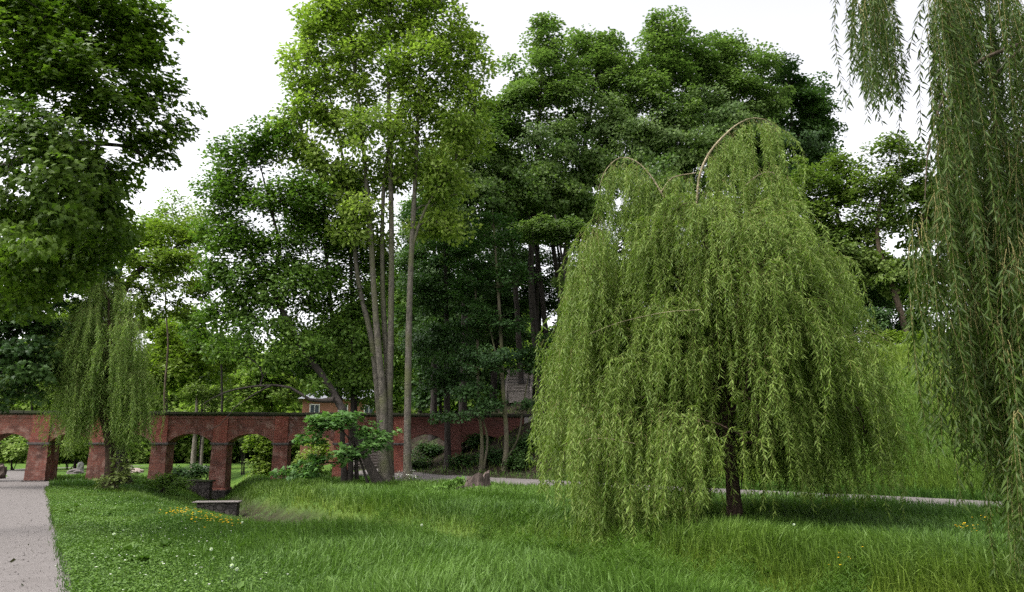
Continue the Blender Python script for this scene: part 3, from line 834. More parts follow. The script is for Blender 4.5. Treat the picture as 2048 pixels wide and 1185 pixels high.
# ---- tall multi-stemmed ash in the middle
D = 36
ash = tree('ash_tree', 'tall pale green ash with several slim mossy stems rising from one base', 'tree',
     [tp(D, (772, 972, .26), (768, 900, .21), (766, 800, .18), (752, 640, .155), (738, 430, .12), (722, 250, .09), (700, 60, .05), (690, -60, .02)),
      tp(D + .25, (775, 972, .26), (776, 860, .18), (781, 700, .16), (783, 480, .14), (779, 260, .12), (775, 90, .07), (772, -70, .02)),
      tp(D + .5, (768, 972, .26), (762, 860, .20), (745, 690, .15), (716, 560, .12), (700, 400, .09), (672, 250, .06), (640, 110, .03)),
      tp(D + .4, (780, 972, .2), (778, 800, .16), (765, 560, .12), (772, 330, .09), (815, 160, .06), (850, -10, .03))],
     [lob(640, 40, 45, 45, D), lob(605, 120, 34, 40, D), lob(720, 50, 80, 75, D), lob(800, 20, 80, 70, D), lob(740, -60, 130, 50, D), lob(640, 150, 62, 50, D), lob(750, 150, 90, 65, D),
      lob(610, 235, 55, 55, D), lob(690, 250, 70, 50, D), lob(600, 320, 50, 40, D), lob(585, 270, 36, 40, D), lob(600, 180, 36, 36, D), lob(800, 330, 60, 45, D + .6), lob(690, 470, 36, 30, D), lob(760, 480, 34, 30, D + .5), lob(625, 390, 50, 34, D), lob(720, 420, 45, 30, D - .5), lob(660, 90, 60, 50, D), lob(760, 260, 70, 50, D - 1), lob(670, 350, 60, 38, D), lob(750, 360, 50, 35, D + 1)],
     L_ASH, M_BK_GREY, 'rhomb', .23, 29, .92, .60, .75, 21, .014, .38, arch=.03, rise=.55, trunk_name='stem', updown=.6, shell=.35)
tree('ash_tree', 'tall straight single-stemmed ash just right of the multi-stemmed one', 'tree',
     [tp(36, (816, 972, .21), (815, 860, .175), (818, 640, .155), (824, 480, .13), (832, 330, .11), (838, 180, .07), (845, 20, .03)),
      tp(36, (823, 500, .07), (850, 420, .06), (905, 330, .045), (950, 230, .03), base_on_ground=False)],
     [lob(870, 40, 62, 60, 36), lob(900, 100, 62, 60, 36), lob(955, 115, 32, 45, 36), lob(850, 120, 60, 50, 35), lob(880, 200, 70, 55, 36), lob(940, 190, 40, 45, 36), lob(830, 250, 55, 45, 36),
      lob(900, 290, 50, 40, 36), lob(850, 350, 50, 40, 36), lob(930, 270, 50, 45, 36), lob(900, 380, 50, 40, 36.5), lob(850, 440, 34, 36, 36.5), lob(890, 460, 36, 36, 37), lob(860, -50, 80, 50, 36)],
     L_ASH, M_BK_GREY, 'rhomb', .23, 29, .92, .60, .75, 22, .014, .45, arch=.03, rise=.55, updown=.6, shell=.35)

# ---- leaning maple whose dark trunk bends left across the bridge
D = 35.5
tree('maple_tree', 'dark maple with leaning trunk bent left over the bridge and airy crown', 'tree',
     [tp(D, (764, 974, .24), (735, 925, .20), (712, 868, .18), (690, 830, .18, 34.8), (668, 790, .18), (640, 745, .16), (605, 700, .15), (575, 640, .13), (545, 575, .11), (560, 500, .09), (545, 430, .06), (520, 330, .03)),
      tp(D, (560, 600, .07), (520, 540, .06), (470, 480, .04), (430, 400, .02), base_on_ground=False),
      tp(D - .6, (668, 800, .10), (620, 800, .075), (580, 775, .06), (520, 772, .045), (450, 785, .03), (400, 812, .015), base_on_ground=False),
      tp(D - .7, (545, 770, .035), (510, 788, .03), (470, 815, .022), (440, 850, .015), (395, 868, .008), base_on_ground=False)],
     [lob(480, 310, 62, 45, D), lob(545, 290, 50, 45, D), lob(440, 380, 40, 45, D), lob(510, 400, 80, 50, D), lob(590, 400, 60, 55, D), lob(470, 480, 60, 35, D), lob(570, 500, 70, 40, D),
      lob(500, 555, 80, 32, D), lob(610, 570, 60, 40, D), lob(450, 630, 55, 26, D), lob(540, 655, 70, 26, D), lob(470, 705, 50, 18, D), lob(560, 725, 60, 16, D), lob(500, 490, 60, 26, D), lob(560, 545, 50, 24, D), lob(430, 545, 40, 28, D), lob(430, 450, 40, 30, D), lob(540, 600, 60, 22, D), lob(470, 590, 50, 18, D), lob(640, 775, 26, 12, D), lob(615, 690, 40, 24, D)],
     L_MAPLE_LEAN, M_BK_DARK, 'maple', .165, 27, .70, .58, .8, 31, .010, .25, arch=.05, rise=.15, shell=.3)
# second maple crown on two slim dark trunks beside it
tree('maple_tree', 'slim dark twin-stemmed maple left of the ash with rounded lower crown', 'tree',
     [tp(37.2, (690, 966, .16), (686, 900, .13), (680, 800, .12), (664, 640, .10), (651, 480, .08), (648, 380, .05), (640, 300, .03)),
      tp(37.3, (700, 966, .15), (703, 880, .12), (706, 760, .11), (703, 600, .09), (700, 450, .07), (690, 330, .03)),
      tp(37.5, (714, 964, .10), (711, 850, .09), (712, 700, .07), (700, 560, .05), base_on_ground=True)],
     [lob(640, 640, 62, 48, 37), lob(690, 700, 55, 40, 37), lob(650, 740, 55, 28, 37), lob(700, 610, 50, 45, 37.5), lob(640, 470, 55, 50, 37.5), lob(690, 400, 50, 60, 38), lob(650, 560, 50, 40, 38), lob(720, 520, 40, 45, 38), lob(720, 760, 40, 24, 37), lob(740, 600, 36, 36, 37.5), lob(720, 450, 34, 34, 38), lob(760, 520, 30, 34, 38.5), lob(690, 500, 40, 36, 38), lob(760, 690, 28, 36, 38), lob(690, 780, 40, 16, 37.5), lob(740, 800, 20, 16, 38), lob(600, 450, 40, 34, 38)],
     L_MAPLE_LEAN, M_BK_DARK, 'maple', .165, 38, .78, .58, .8, 32, .009, .3, trunk_name='stem', shell=.3)
# low leafy sapling in front of the bridge
tree('maple_sapling', 'low maple sapling with large drooping leaves in front of the brick arches', 'sapling',
     [tp(33.5, (742, 972, .06), (722, 925, .05), (700, 880, .04), (670, 850, .03), (640, 838, .015)), tp(33.5, (700, 880, .03), (735, 850, .02), (770, 862, .01), base_on_ground=False),
      tp(33.7, (715, 918, .03), (670, 925, .025), (632, 928, .018), (600, 936, .01), base_on_ground=False)],
     [lob(650, 850, 40, 18, 33.3), lob(700, 850, 48, 26, 33.2), lob(720, 895, 42, 22, 33), lob(690, 915, 30, 16, 33.2), lob(750, 868, 40, 12, 33.2), lob(600, 945, 32, 18, 33.5), lob(640, 925, 30, 18, 33.6), lob(625, 880, 30, 16, 33.6)],
     leaf_mat('sapling leaves', (.055, .125, .030), (.115, .215, .055), .35, .45, .45), M_BK_DARK, 'maple', .22, 12, .62, .36, .4, 33, .006, .2, step=.35, arch=.05, rise=.1, shell=.2)

# ---- foreground maple, trunk outside the left edge
D = 14.0
near = [lob(30, 60, 130, 110, 13), lob(170, 40, 110, 95, 13.5), lob(285, 35, 45, 50, 14), lob(110, 170, 120, 75, 13), lob(260, 120, 75, 60, 14), lob(210, 225, 95, 55, 13.5), lob(330, 205, 72, 38, 14), lob(350, 265, 42, 26, 14),
        lob(300, 310, 70, 34, 14.3), lob(60, 290, 100, 80, 12.5), lob(150, 330, 85, 60, 13.5), lob(60, 420, 110, 80, 12.5), lob(170, 430, 85, 55, 13.5), lob(255, 445, 40, 40, 14.5), lob(240, 365, 36, 22, 14.5), lob(90, 530, 90, 55, 14.5), lob(190, 500, 75, 36, 14.8), lob(20, 590, 60, 60, 15)]
tree('maple_tree', 'large dark green maple overhanging from the left edge, nearest of the trees', 'tree',
     [([(-13.6, 14.2, -.2), (-13.2, 14.1, 3), (-12.6, 14.0, 6.5), (-12.0, 13.8, 10), (-11.4, 13.6, 13.5), (-11, 13.5, 16)], [.42, .36, .32, .26, .16, .06]),
      ([(-12.7, 14.0, 5.5), tuple(P(20, 330, 13.8)), tuple(P(140, 285, 14)), tuple(P(250, 292, 14)), tuple(P(345, 262, 14))], [.15, .09, .06, .035, .012]),
      ([(-12.3, 13.9, 8.5), tuple(P(60, 140, 13.6)), tuple(P(180, 90, 13.8)), tuple(P(270, 60, 14))], [.14, .08, .05, .02])],
     near, L_MAPLE_NEAR, M_BK_DARK, 'maple', .112, 32, .44, .33, .58, 41, .006, .3, step=.4, arch=.05, rise=.12, shell=.2, updown=.5, spread_out=.7)
# dark maple behind it, over the left end of the bridge
tree('maple_tree', 'very dark dense maple standing above the left end of the bridge', 'tree',
     [tp(33, (-60, 975, .35), (-55, 800, .28), (-30, 600, .2), (0, 450, .1), (20, 350, .04))],
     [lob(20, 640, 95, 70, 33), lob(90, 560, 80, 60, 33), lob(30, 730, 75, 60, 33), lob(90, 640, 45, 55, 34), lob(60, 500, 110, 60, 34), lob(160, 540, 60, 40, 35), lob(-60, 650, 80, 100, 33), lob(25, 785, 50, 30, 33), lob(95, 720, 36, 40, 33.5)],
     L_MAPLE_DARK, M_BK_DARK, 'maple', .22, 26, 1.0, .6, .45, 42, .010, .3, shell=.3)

# ---- light green tree with the leaning trunk behind the small willow
tree('robinia_tree', 'light green layered tree with stout dark trunk behind the small weeping willow', 'tree',
     [tp(38.5, (243, 955, .42), (236, 880, .36), (222, 780, .30), (222, 690, .28), (232, 610, .25), (262, 560, .17), (300, 525, .11), (345, 500, .06)),
      tp(38.5, (232, 612, .16), (235, 560, .13), (255, 500, .09), (290, 460, .05), base_on_ground=False),
      tp(38.5, (226, 640, .12), (205, 580, .10), (180, 530, .06), base_on_ground=False)],
     [lob(300, 520, 80, 34, 38), lob(380, 535, 52, 34, 38), lob(240, 495, 60, 34, 38.5), lob(330, 470, 70, 34, 39), lob(400, 480, 35, 32, 39), lob(350, 580, 70, 26, 38), lob(265, 580, 40, 22, 38), lob(190, 500, 42, 26, 38.5), lob(410, 580, 25, 30, 38), lob(200, 590, 22, 20, 38), lob(280, 620, 50, 20, 38), lob(340, 625, 40, 16, 38.5), lob(225, 560, 34, 18, 37.6), lob(170, 575, 34, 20, 37.6), lob(200, 540, 40, 24, 37.4), lob(270, 650, 36, 16, 37.8), lob(150, 620, 26, 18, 38)],
     L_LIME, M_BK_DARK, 'rhomb', .20, 30, .78, .50, .45, 51, .010, .5, arch=.05, rise=.1, shell=.25)
tree('birch_tree', 'pale feathery tree top showing above the light green layered tree', 'tree',
     [tp(58, (338, 945, .10), (329, 800, .08), (336, 690, .065), (331, 590, .05), (345, 480, .03), (345, 410, .02))],
     [lob(345, 425, 45, 32, 58), lob(315, 445, 35, 28, 58), lob(400, 450, 45, 35, 58), lob(360, 480, 70, 30, 58), lob(330, 530, 60, 40, 58)],
     L_FAR, M_BK_BROWN, 'rhomb', .26, 42, 1.5, .8, .6, 52, .012, .4)

# ---- maples on the bank
def bank(label, seed, D, base, top, lobes, leaf=L_MAPLE_HILL, r=.26, n=46, mid=None, **kw):
    pts = [(base[0], base[1], r)] + ([(mid[0], mid[1], r * .75)] if mid else []) + [((base[0] + top[0]) / 2 + 6 if not mid else (mid[0] + top[0]) / 2, ((mid or base)[1] + top[1]) / 2, r * .55), (top[0], top[1], .05)]
    t = tp(D, *pts)
    args = dict(shape='wide', size=.20, spacing=1.25, crad=.85, flat=.46, rtip=.012, clear=.35, arch=.04, rise=.45, shell=.45, group='maples on the wooded bank', updown=.5, spread_out=.85); args.update(kw)
    return tree('maple_tree', label, 'tree', [t], [lob(*l) for l in lobes], leaf, M_BK_DARK, seed=seed, n_per=n * 1.75, **args)
bank('tall bank maple with a pointed top, first right of the gap beside the ash', 61, 46, (1085, 715), (1086, 90), [(1085, 85, 36, 40, 46), (1078, 150, 70, 50, 46), (1125, 200, 60, 55, 46), (1040, 230, 70, 55, 46), (1085, 300, 90, 60, 45.5), (1030, 380, 80, 60, 45), (1100, 380, 70, 50, 45)], mid=(1062, 560))
bank('bank maple with twin rounded tops between the pointed one and the highest', 62, 48, (1112, 705), (1205, 80), [(1165, 110, 34, 45, 48), (1212, 105, 42, 48, 48), (1190, 170, 80, 55, 48), (1200, 260, 90, 60, 47.5), (1190, 340, 80, 50, 47), (1150, 420, 80, 40, 46)], mid=(1130, 520))
bank('highest of the bank maples, standing behind the bare willow limb', 63, 49, (1240, 690), (1325, 60), [(1325, 70, 50, 35, 49), (1300, 130, 65, 55, 49), (1370, 130, 60, 55, 49), (1310, 215, 90, 60, 48), (1260, 290, 70, 60, 47), (1350, 290, 90, 60, 47.5), (1290, 370, 90, 50, 46), (1390, 370, 60, 40, 48), (1340, 420, 60, 40, 48)])
bank('broad bank maple with upturned pale leaf tops right of the highest', 64, 50, (1420, 680), (1450, 90), [(1440, 100, 42, 34, 50), (1490, 130, 55, 45, 50), (1430, 170, 70, 55, 50), (1500, 205, 70, 55, 50), (1420, 250, 80, 60, 49), (1400, 330, 80, 55, 48), (1480, 290, 70, 55, 49)])
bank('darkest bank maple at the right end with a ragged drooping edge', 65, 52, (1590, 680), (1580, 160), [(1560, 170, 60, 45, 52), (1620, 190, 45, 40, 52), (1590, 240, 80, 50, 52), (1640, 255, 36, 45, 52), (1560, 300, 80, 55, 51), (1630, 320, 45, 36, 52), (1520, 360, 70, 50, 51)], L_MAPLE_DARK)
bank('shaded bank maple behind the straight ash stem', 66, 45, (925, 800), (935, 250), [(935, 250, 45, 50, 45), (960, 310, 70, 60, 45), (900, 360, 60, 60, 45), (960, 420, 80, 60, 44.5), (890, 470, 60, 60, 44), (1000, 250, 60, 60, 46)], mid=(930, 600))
bank('low bright-topped maple bough tree left of the big willow', 67, 42, (1150, 780), (1110, 430), [(1100, 455, 62, 26, 42), (1150, 470, 45, 26, 42), (1075, 480, 30, 20, 42), (1170, 560, 40, 50, 43), (1190, 500, 40, 40, 43), (1180, 640, 40, 50, 43)], r=.16, size=.21, spacing=1.0, crad=.6, n=36)
bank('slender maple among the dark trunks behind the left edge of the big willow', 68, 52, (1130, 720), (1105, 420), [(1060, 430, 50, 50, 50), (1120, 420, 60, 40, 51), (1010, 470, 40, 60, 49)], L_MAPLE_DARK, r=.2)
for i, (a, b, dd, lab) in enumerate(((1044, 1020, 51, 'bare dark trunk leaning left in the bank wood'), (1102, 1066, 53, 'bare dark trunk leaning left in the middle of the bank wood'), (1140, 1100, 50, 'bare dark trunk nearest the big willow in the bank wood'), (1072, 1075, 55, 'upright dark trunk between the leaning ones in the bank wood'))):
    tree('maple_tree', lab, 'tree', [tp(dd, (a, 715, .22), ((a + b) / 2, 590, .18), (b, 450, .13), (b - 8, 380, .06))], [lob(b, 400, 45, 35, dd), lob(b + 25, 450, 40, 30, dd)], L_MAPLE_DARK, M_BK_DARK, 'maple', .24, 30, 1.5, .8, .45, 70 + i, .012, .6, group='dark trunks in the bank wood')

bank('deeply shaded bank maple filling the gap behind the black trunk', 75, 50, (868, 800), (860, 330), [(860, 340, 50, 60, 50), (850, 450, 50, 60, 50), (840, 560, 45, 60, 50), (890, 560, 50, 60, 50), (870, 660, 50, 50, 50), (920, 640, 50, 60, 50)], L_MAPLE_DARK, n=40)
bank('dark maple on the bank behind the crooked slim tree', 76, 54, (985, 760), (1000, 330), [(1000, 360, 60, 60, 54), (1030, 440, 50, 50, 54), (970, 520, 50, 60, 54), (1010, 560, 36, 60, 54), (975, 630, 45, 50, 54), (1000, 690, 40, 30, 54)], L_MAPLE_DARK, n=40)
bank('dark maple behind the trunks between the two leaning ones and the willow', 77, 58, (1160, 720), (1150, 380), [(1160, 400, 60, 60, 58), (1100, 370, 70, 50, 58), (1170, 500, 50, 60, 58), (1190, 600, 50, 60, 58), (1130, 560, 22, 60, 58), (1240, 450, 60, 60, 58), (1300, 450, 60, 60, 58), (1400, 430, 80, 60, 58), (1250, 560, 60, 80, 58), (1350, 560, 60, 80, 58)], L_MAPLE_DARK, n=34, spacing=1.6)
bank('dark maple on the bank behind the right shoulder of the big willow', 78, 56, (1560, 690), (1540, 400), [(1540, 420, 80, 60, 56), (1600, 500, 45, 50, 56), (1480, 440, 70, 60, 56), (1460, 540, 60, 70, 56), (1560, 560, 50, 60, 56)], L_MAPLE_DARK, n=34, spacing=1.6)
bank('shaded maple behind the bridge right of the straight ash stem', 79, 58, (840, 800), (838, 420), [(840, 440, 45, 50, 58), (825, 520, 40, 50, 58), (860, 600, 40, 50, 58), (820, 620, 40, 50, 58), (845, 690, 45, 50, 58), (800, 700, 36, 50, 58), (760, 560, 36, 60, 60), (770, 660, 36, 50, 60)], L_MAPLE_LEAN, n=30, r=.18)
bank('dark narrow maple closing the wood beside the left edge of the big willow', 80, 60, (1075, 720), (1070, 470), [(1050, 500, 40, 50, 60), (1100, 540, 36, 50, 60), (1050, 600, 36, 50, 60), (1110, 620, 24, 36, 60), (1045, 680, 30, 30, 60), (1140, 660, 40, 40, 60)], L_MAPLE_DARK, n=34)
# ---- slim understorey trees at the foot of the bank
def under(label, seed, D, trunks, lobes, leaf=L_UNDER, bark=M_BK_SLIM, **kw):
    args = dict(shape='wide', size=.15, n_per=38, spacing=.85, crad=.55, flat=.36, rtip=.008, clear=.3, arch=.05, rise=.15, shell=.3, group='slim trees at the foot of the bank'); args.update(kw)
    dd = GT(trunks[0][0][0], trunks[0][0][1]); lobes = [(*l[:4], l[4] - D + dd) for l in lobes]; D = dd
    return tree('slim_tree', label, 'tree', [tp(D, *t, base_on_ground=(i == 0)) for i, t in enumerate(trunks)], [lob(*l) for l in lobes], leaf, bark, seed=seed, **args)
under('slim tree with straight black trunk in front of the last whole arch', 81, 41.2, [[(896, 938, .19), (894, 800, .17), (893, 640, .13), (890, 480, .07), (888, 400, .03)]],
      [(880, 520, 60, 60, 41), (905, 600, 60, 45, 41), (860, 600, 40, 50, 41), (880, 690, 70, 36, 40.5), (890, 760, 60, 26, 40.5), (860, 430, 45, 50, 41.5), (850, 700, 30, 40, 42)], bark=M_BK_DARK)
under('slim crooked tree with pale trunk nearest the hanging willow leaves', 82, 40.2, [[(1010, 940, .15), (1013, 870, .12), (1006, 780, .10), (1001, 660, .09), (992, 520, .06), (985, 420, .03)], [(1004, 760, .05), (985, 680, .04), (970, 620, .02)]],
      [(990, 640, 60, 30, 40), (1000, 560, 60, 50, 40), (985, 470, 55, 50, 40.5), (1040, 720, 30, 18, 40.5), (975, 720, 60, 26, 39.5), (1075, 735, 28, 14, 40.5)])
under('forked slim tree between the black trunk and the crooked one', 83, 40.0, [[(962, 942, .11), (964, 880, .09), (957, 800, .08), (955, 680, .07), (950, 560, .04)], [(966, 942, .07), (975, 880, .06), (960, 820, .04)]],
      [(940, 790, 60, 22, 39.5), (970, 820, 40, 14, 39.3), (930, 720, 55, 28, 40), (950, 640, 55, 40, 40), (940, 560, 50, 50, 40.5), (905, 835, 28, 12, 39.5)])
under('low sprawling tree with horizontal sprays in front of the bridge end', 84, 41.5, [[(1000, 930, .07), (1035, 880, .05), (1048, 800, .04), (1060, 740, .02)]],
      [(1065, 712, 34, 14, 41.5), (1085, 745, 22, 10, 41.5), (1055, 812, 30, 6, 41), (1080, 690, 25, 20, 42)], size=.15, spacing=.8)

def bush(name, label, lobes, leaf, size, n, spacing, crad, seed, cat='shrub', shape='rhomb', group=None, flat=.7, bark=None):
    c, r = lobes[0]
    gx, gy = c[0], c[1]; base = np.array([gx, gy, float(height(gx, gy))])
    tr = []
    rg = np.random.default_rng(seed)
    for k in range(4):
        e = c + rg.normal(0, .35, 3) * r; tr.append(([base + (.08 * k - .12, 0, -.1), base * .5 + e * .5 + (0, 0, .1), e], [.04, .03, .012]))
    return tree(name, label, cat, tr, lobes, leaf, bark or M_BK_DARK, shape, size, n, spacing, crad, flat, seed, .006, .15, group, .4, trunk_name='stem', shell=.35, flare=1.1)
def bush0(name, label, u, v, w, h, leaf, seed, **kw):
    d = GT(u, v); return bush(name, label, [lob(u, v - h * .55, w, h * .6, d), lob(u + w * .5, v - h * .35, w * .6, h * .45, d - .2), lob(u - w * .6, v - h * .3, w * .5, h * .4, d + .1)], leaf, kw.get('size', .13), kw.get('n', 34), .5, .34, seed, 'bush', bark=M_BK_SLIM, shape='wide', group='low bushes on the wooded bank')
# ---- trees right, on top of the bank behind the big willow
tree('chestnut_tree', 'rounded yellowish green tree on the bank right of the big willow', 'tree',
     [tp(43, (1700, 690, .24), (1693, 600, .2), (1680, 480, .14), (1670, 380, .06))],
     [lob(1630, 370, 60, 48, 43), lob(1690, 360, 45, 45, 43), lob(1610, 430, 50, 50, 43), lob(1680, 430, 70, 50, 42.5), lob(1640, 490, 70, 45, 42.5), lob(1710, 510, 45, 40, 42.5), lob(1680, 540, 50, 24, 42), lob(1690, 480, 60, 40, 42.5), lob(1740, 540, 46, 36, 42), lob(1650, 560, 36, 26, 42)],
     L_CHEST, M_BK_DARK, 'wide', .20, 64, 1.15, .7, .5, 91, .012, .35, group='trees along the top of the bank')
tree('chestnut_tree', 'bank-top tree with trunk leaning left, half hidden by hanging willow strands', 'tree',
     [tp(41, (1818, 672, .19), (1800, 620, .17), (1780, 560, .15), (1755, 480, .11), (1765, 380, .06), (1785, 300, .03)), tp(41, (1790, 590, .10), (1830, 510, .07), (1850, 420, .04), base_on_ground=False)],
     [lob(1785, 310, 50, 36, 41), lob(1755, 370, 45, 45, 41), lob(1820, 360, 50, 50, 41), lob(1790, 430, 45, 40, 41), lob(1850, 430, 50, 60, 41.5), lob(1790, 560, 50, 30, 40.5), lob(1840, 540, 40, 40, 41), lob(1770, 520, 28, 26, 41), lob(1900, 420, 50, 70, 41.5)],
     L_CHEST, M_BK_BROWN, 'wide', .20, 60, 1.15, .66, .5, 92, .012, .35, group='trees along the top of the bank')
bush0('low_bush', 'dark bush added to darken the lit slope behind the last whole arch', 858, 915, 26, 22, L_UNDER, 137)  # this bush and the next added to darken slope left pale under open sky
bush0('low_bush', 'small dark bush added low down to darken the lit slope behind the last whole arch', 838, 938, 18, 14, L_MAPLE_DARK, 138)
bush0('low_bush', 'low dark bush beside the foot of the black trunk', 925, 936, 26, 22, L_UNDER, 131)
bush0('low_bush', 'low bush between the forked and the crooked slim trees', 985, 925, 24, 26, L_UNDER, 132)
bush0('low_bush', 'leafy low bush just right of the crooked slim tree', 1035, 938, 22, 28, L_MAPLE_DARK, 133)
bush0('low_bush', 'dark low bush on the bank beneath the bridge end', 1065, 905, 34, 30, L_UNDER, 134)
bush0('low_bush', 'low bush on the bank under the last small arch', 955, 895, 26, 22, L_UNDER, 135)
bush('hedge_shrub', 'low leafy shrubs softening the crest of the grassy bank beside the hanging strands', [lob(1770, 682, 36, 16, 39), lob(1820, 684, 40, 16, 39), lob(1720, 690, 34, 14, 39), lob(1870, 680, 40, 18, 39)], L_LIME, .15, 40, .6, .36, 136)
bush('hedge_shrub', 'dark clipped hedge shrub on the bank top under the leaning tree', [lob(1720, 655, 60, 36, 41), lob(1790, 660, 60, 38, 42), lob(1750, 610, 40, 32, 43), lob(1680, 640, 40, 50, 42), lob(1840, 650, 40, 40, 42)], L_MAPLE_DARK, .16, 60, .7, .42, 93)
bush('hedge_shrub', 'dark shrub on the bank just behind the right edge of the big willow', [lob(1665, 620, 34, 46, 39), lob(1640, 660, 36, 34, 39)], L_MAPLE_DARK, .16, 60, .7, .42, 94)
bush('hedge_shrub', 'light bank-top shrub left of the leaning trunk', [lob(1770, 585, 34, 22, 45), lob(1830, 590, 40, 25, 45)], L_CHEST, .18, 50, .8, .45, 95)

# ---- background beyond the bridge
def far(label, seed, D, x, lobes, leaf=L_FAR, r=.11, n=40, name='pale_tree', **kw):
    v = proj(np.array([P(x, 900, D)[0], D, float(height(P(x, 900, D)[0], D))]))[1]
    top = min(l[1] for l in lobes)
    args = dict(shape='tuft', size=.62, spacing=1.7, crad=1.0, flat=.55, rtip=.012, clear=.25, shell=.45, group='pale trees beyond the bridge'); args.update(kw)
    return tree(name, label, 'tree', [tp(D, (x, v, r), (x + 4, (v + top) / 2, r * .7), (x, top + 15, .05))], [lob(*l) for l in lobes], leaf, M_BK_DARK, seed=seed, n_per=n // 2, **args)
far('pale tree beyond the bridge left of the leaning maple trunk', 101, 82, 540, [(540, 760, 60, 36, 82), (490, 780, 50, 36, 82), (580, 750, 45, 36, 82), (530, 800, 70, 24, 81)])
far('pale tree beyond the bridge near the reaching bare branch', 102, 90, 440, [(440, 745, 60, 36, 90), (400, 770, 50, 36, 90), (480, 770, 60, 40, 90)])
far('yellowish tree beyond the brick house', 103, 100, 690, [(690, 740, 60, 40, 100), (640, 760, 50, 36, 100), (740, 750, 45, 45, 100), (600, 770, 40, 30, 100)])
far('mid green tree behind the bridge right of the small willow', 104, 62, 330, [(330, 690, 50, 36, 62), (380, 680, 55, 36, 62), (320, 750, 50, 40, 61), (375, 750, 60, 45, 61), (420, 700, 40, 30, 62)], L_LIME, n=34, size=.45, spacing=1.4)
far('dull green tree behind the bridge left of the small willow', 105, 60, 60, [(60, 720, 60, 40, 60), (110, 690, 50, 50, 60), (30, 770, 60, 40, 60), (100, 770, 60, 40, 60)], L_CHEST, size=.45, spacing=1.4)
far('feathery tree high behind the trunk of the layered tree', 106, 70, 150, [(150, 640, 50, 36, 70), (195, 690, 60, 40, 70), (140, 720, 60, 50, 70), (230, 730, 50, 40, 70), (270, 760, 50, 40, 70)], L_LIME, size=.5)
far('dark tree beyond the bridge under the leaning maple crown', 107, 56, 440, [(455, 640, 40, 22, 56), (420, 670, 40, 26, 56), (470, 690, 40, 22, 56), (400, 640, 30, 20, 56)], L_MAPLE_LEAN, n=26, size=.4, spacing=1.4, shell=.2)
far('green tree behind the staircase arch above the bridge', 108, 62, 780, [(790, 700, 50, 50, 62), (750, 660, 40, 40, 62), (800, 780, 40, 30, 61), (760, 790, 30, 20, 61), (800, 600, 40, 60, 62), (840, 660, 40, 60, 62)], L_MAPLE_LEAN, size=.4, spacing=1.4, n=40)
far('dark tree behind the bridge under the bank maples', 109, 56, 880, [(880, 740, 50, 40, 56), (930, 700, 50, 60, 56), (860, 650, 50, 60, 57), (960, 760, 50, 30, 55), (850, 790, 30, 24, 55), (940, 600, 60, 60, 57), (1000, 640, 50, 70, 57), (1020, 560, 60, 60, 58)], L_MAPLE_DARK, size=.42, spacing=1.5, n=50)
far('pale tree beyond the bridge between the layered tree and the leaning maple', 121, 74, 400, [(350, 660, 55, 36, 74), (410, 700, 60, 36, 74), (300, 650, 40, 30, 74), (460, 730, 50, 30, 74), (360, 720, 50, 36, 74)], L_LIME, size=.5, n=44)
far('pale tree beyond the bridge behind the slim twin stems', 122, 88, 620, [(620, 700, 55, 36, 88), (580, 720, 45, 36, 88), (660, 690, 45, 40, 88), (560, 770, 60, 36, 88)], n=44)
far('pale tree beyond the bridge behind the ash stems', 123, 84, 750, [(740, 690, 50, 50, 84), (770, 740, 45, 40, 84), (720, 640, 40, 40, 84), (790, 640, 40, 50, 84)], L_LIME, n=44)
far('broad tree behind the trunks right of the big willow', 124, 60, 1700, [(1700, 600, 60, 36, 60), (1640, 560, 50, 40, 60), (1760, 560, 50, 36, 60), (1600, 600, 50, 40, 60), (1820, 600, 50, 40, 60)], L_CHEST, n=30, size=.45, spacing=1.5, name='chestnut_tree', group='trees along the top of the bank')
bush('park_shrub', 'pale green shrub mass seen through the leftmost arch', [lob(30, 905, 50, 24, 64), lob(-20, 895, 40, 34, 64), lob(70, 900, 30, 26, 66), lob(40, 880, 50, 22, 66)], L_FAR, .30, 46, 1.2, .6, 111)
bush('park_shrub', 'green shrub mass seen through the second arch', [lob(140, 905, 40, 20, 68), lob(180, 900, 30, 24, 68), lob(110, 890, 30, 30, 70), lob(160, 880, 50, 20, 70)], L_LIME, .30, 46, 1.2, .6, 112)
bush('park_shrub', 'bright leafy shrub leaning behind the right half of the fifth arch', [lob(535, 905, 30, 30, 47), lob(545, 940, 34, 20, 47), lob(520, 880, 26, 18, 47.5)], L_LIME, .20, 30, .7, .42, 113, shape='maple')
bush('park_shrub', 'dark low shrub in the ditch behind the third pier', [lob(385, 945, 40, 14, 46), lob(350, 950, 26, 12, 46)], L_UNDER, .16, 40, .6, .35, 114)
bush('park_shrub', 'light leafy shrub behind the sixth arch', [lob(610, 930, 28, 24, 46), lob(640, 900, 26, 20, 47)], L_LIME, .20, 26, .7, .4, 115, shape='maple')
bush('park_shrub', 'tall shrub on the slope seen at the top of the fifth arch', [lob(490, 885, 18, 14, 60), lob(510, 870, 24, 14, 62)], L_CHEST, .25, 30, .9, .5, 116)
bush('elder_bush', 'young yellowish bush in front of the leaning trunk by the second pier', [lob(237, 935, 18, 22, 33.5), lob(225, 962, 26, 12, 33.2), lob(252, 955, 18, 14, 33.4)], leaf_mat('elder leaves', (.075, .105, .028), (.13, .16, .045), .3), .17, 9, .42, .26, 117, 'bush', bark=M_BK_SLIM)
bush('ivy_bush', 'ivy clump hanging over the ditch at the foot of the third pier', [lob(330, 965, 34, 12, 37), lob(358, 975, 18, 10, 36.5)], L_MAPLE_LEAN, .12, 40, .4, .28, 118, 'bush')
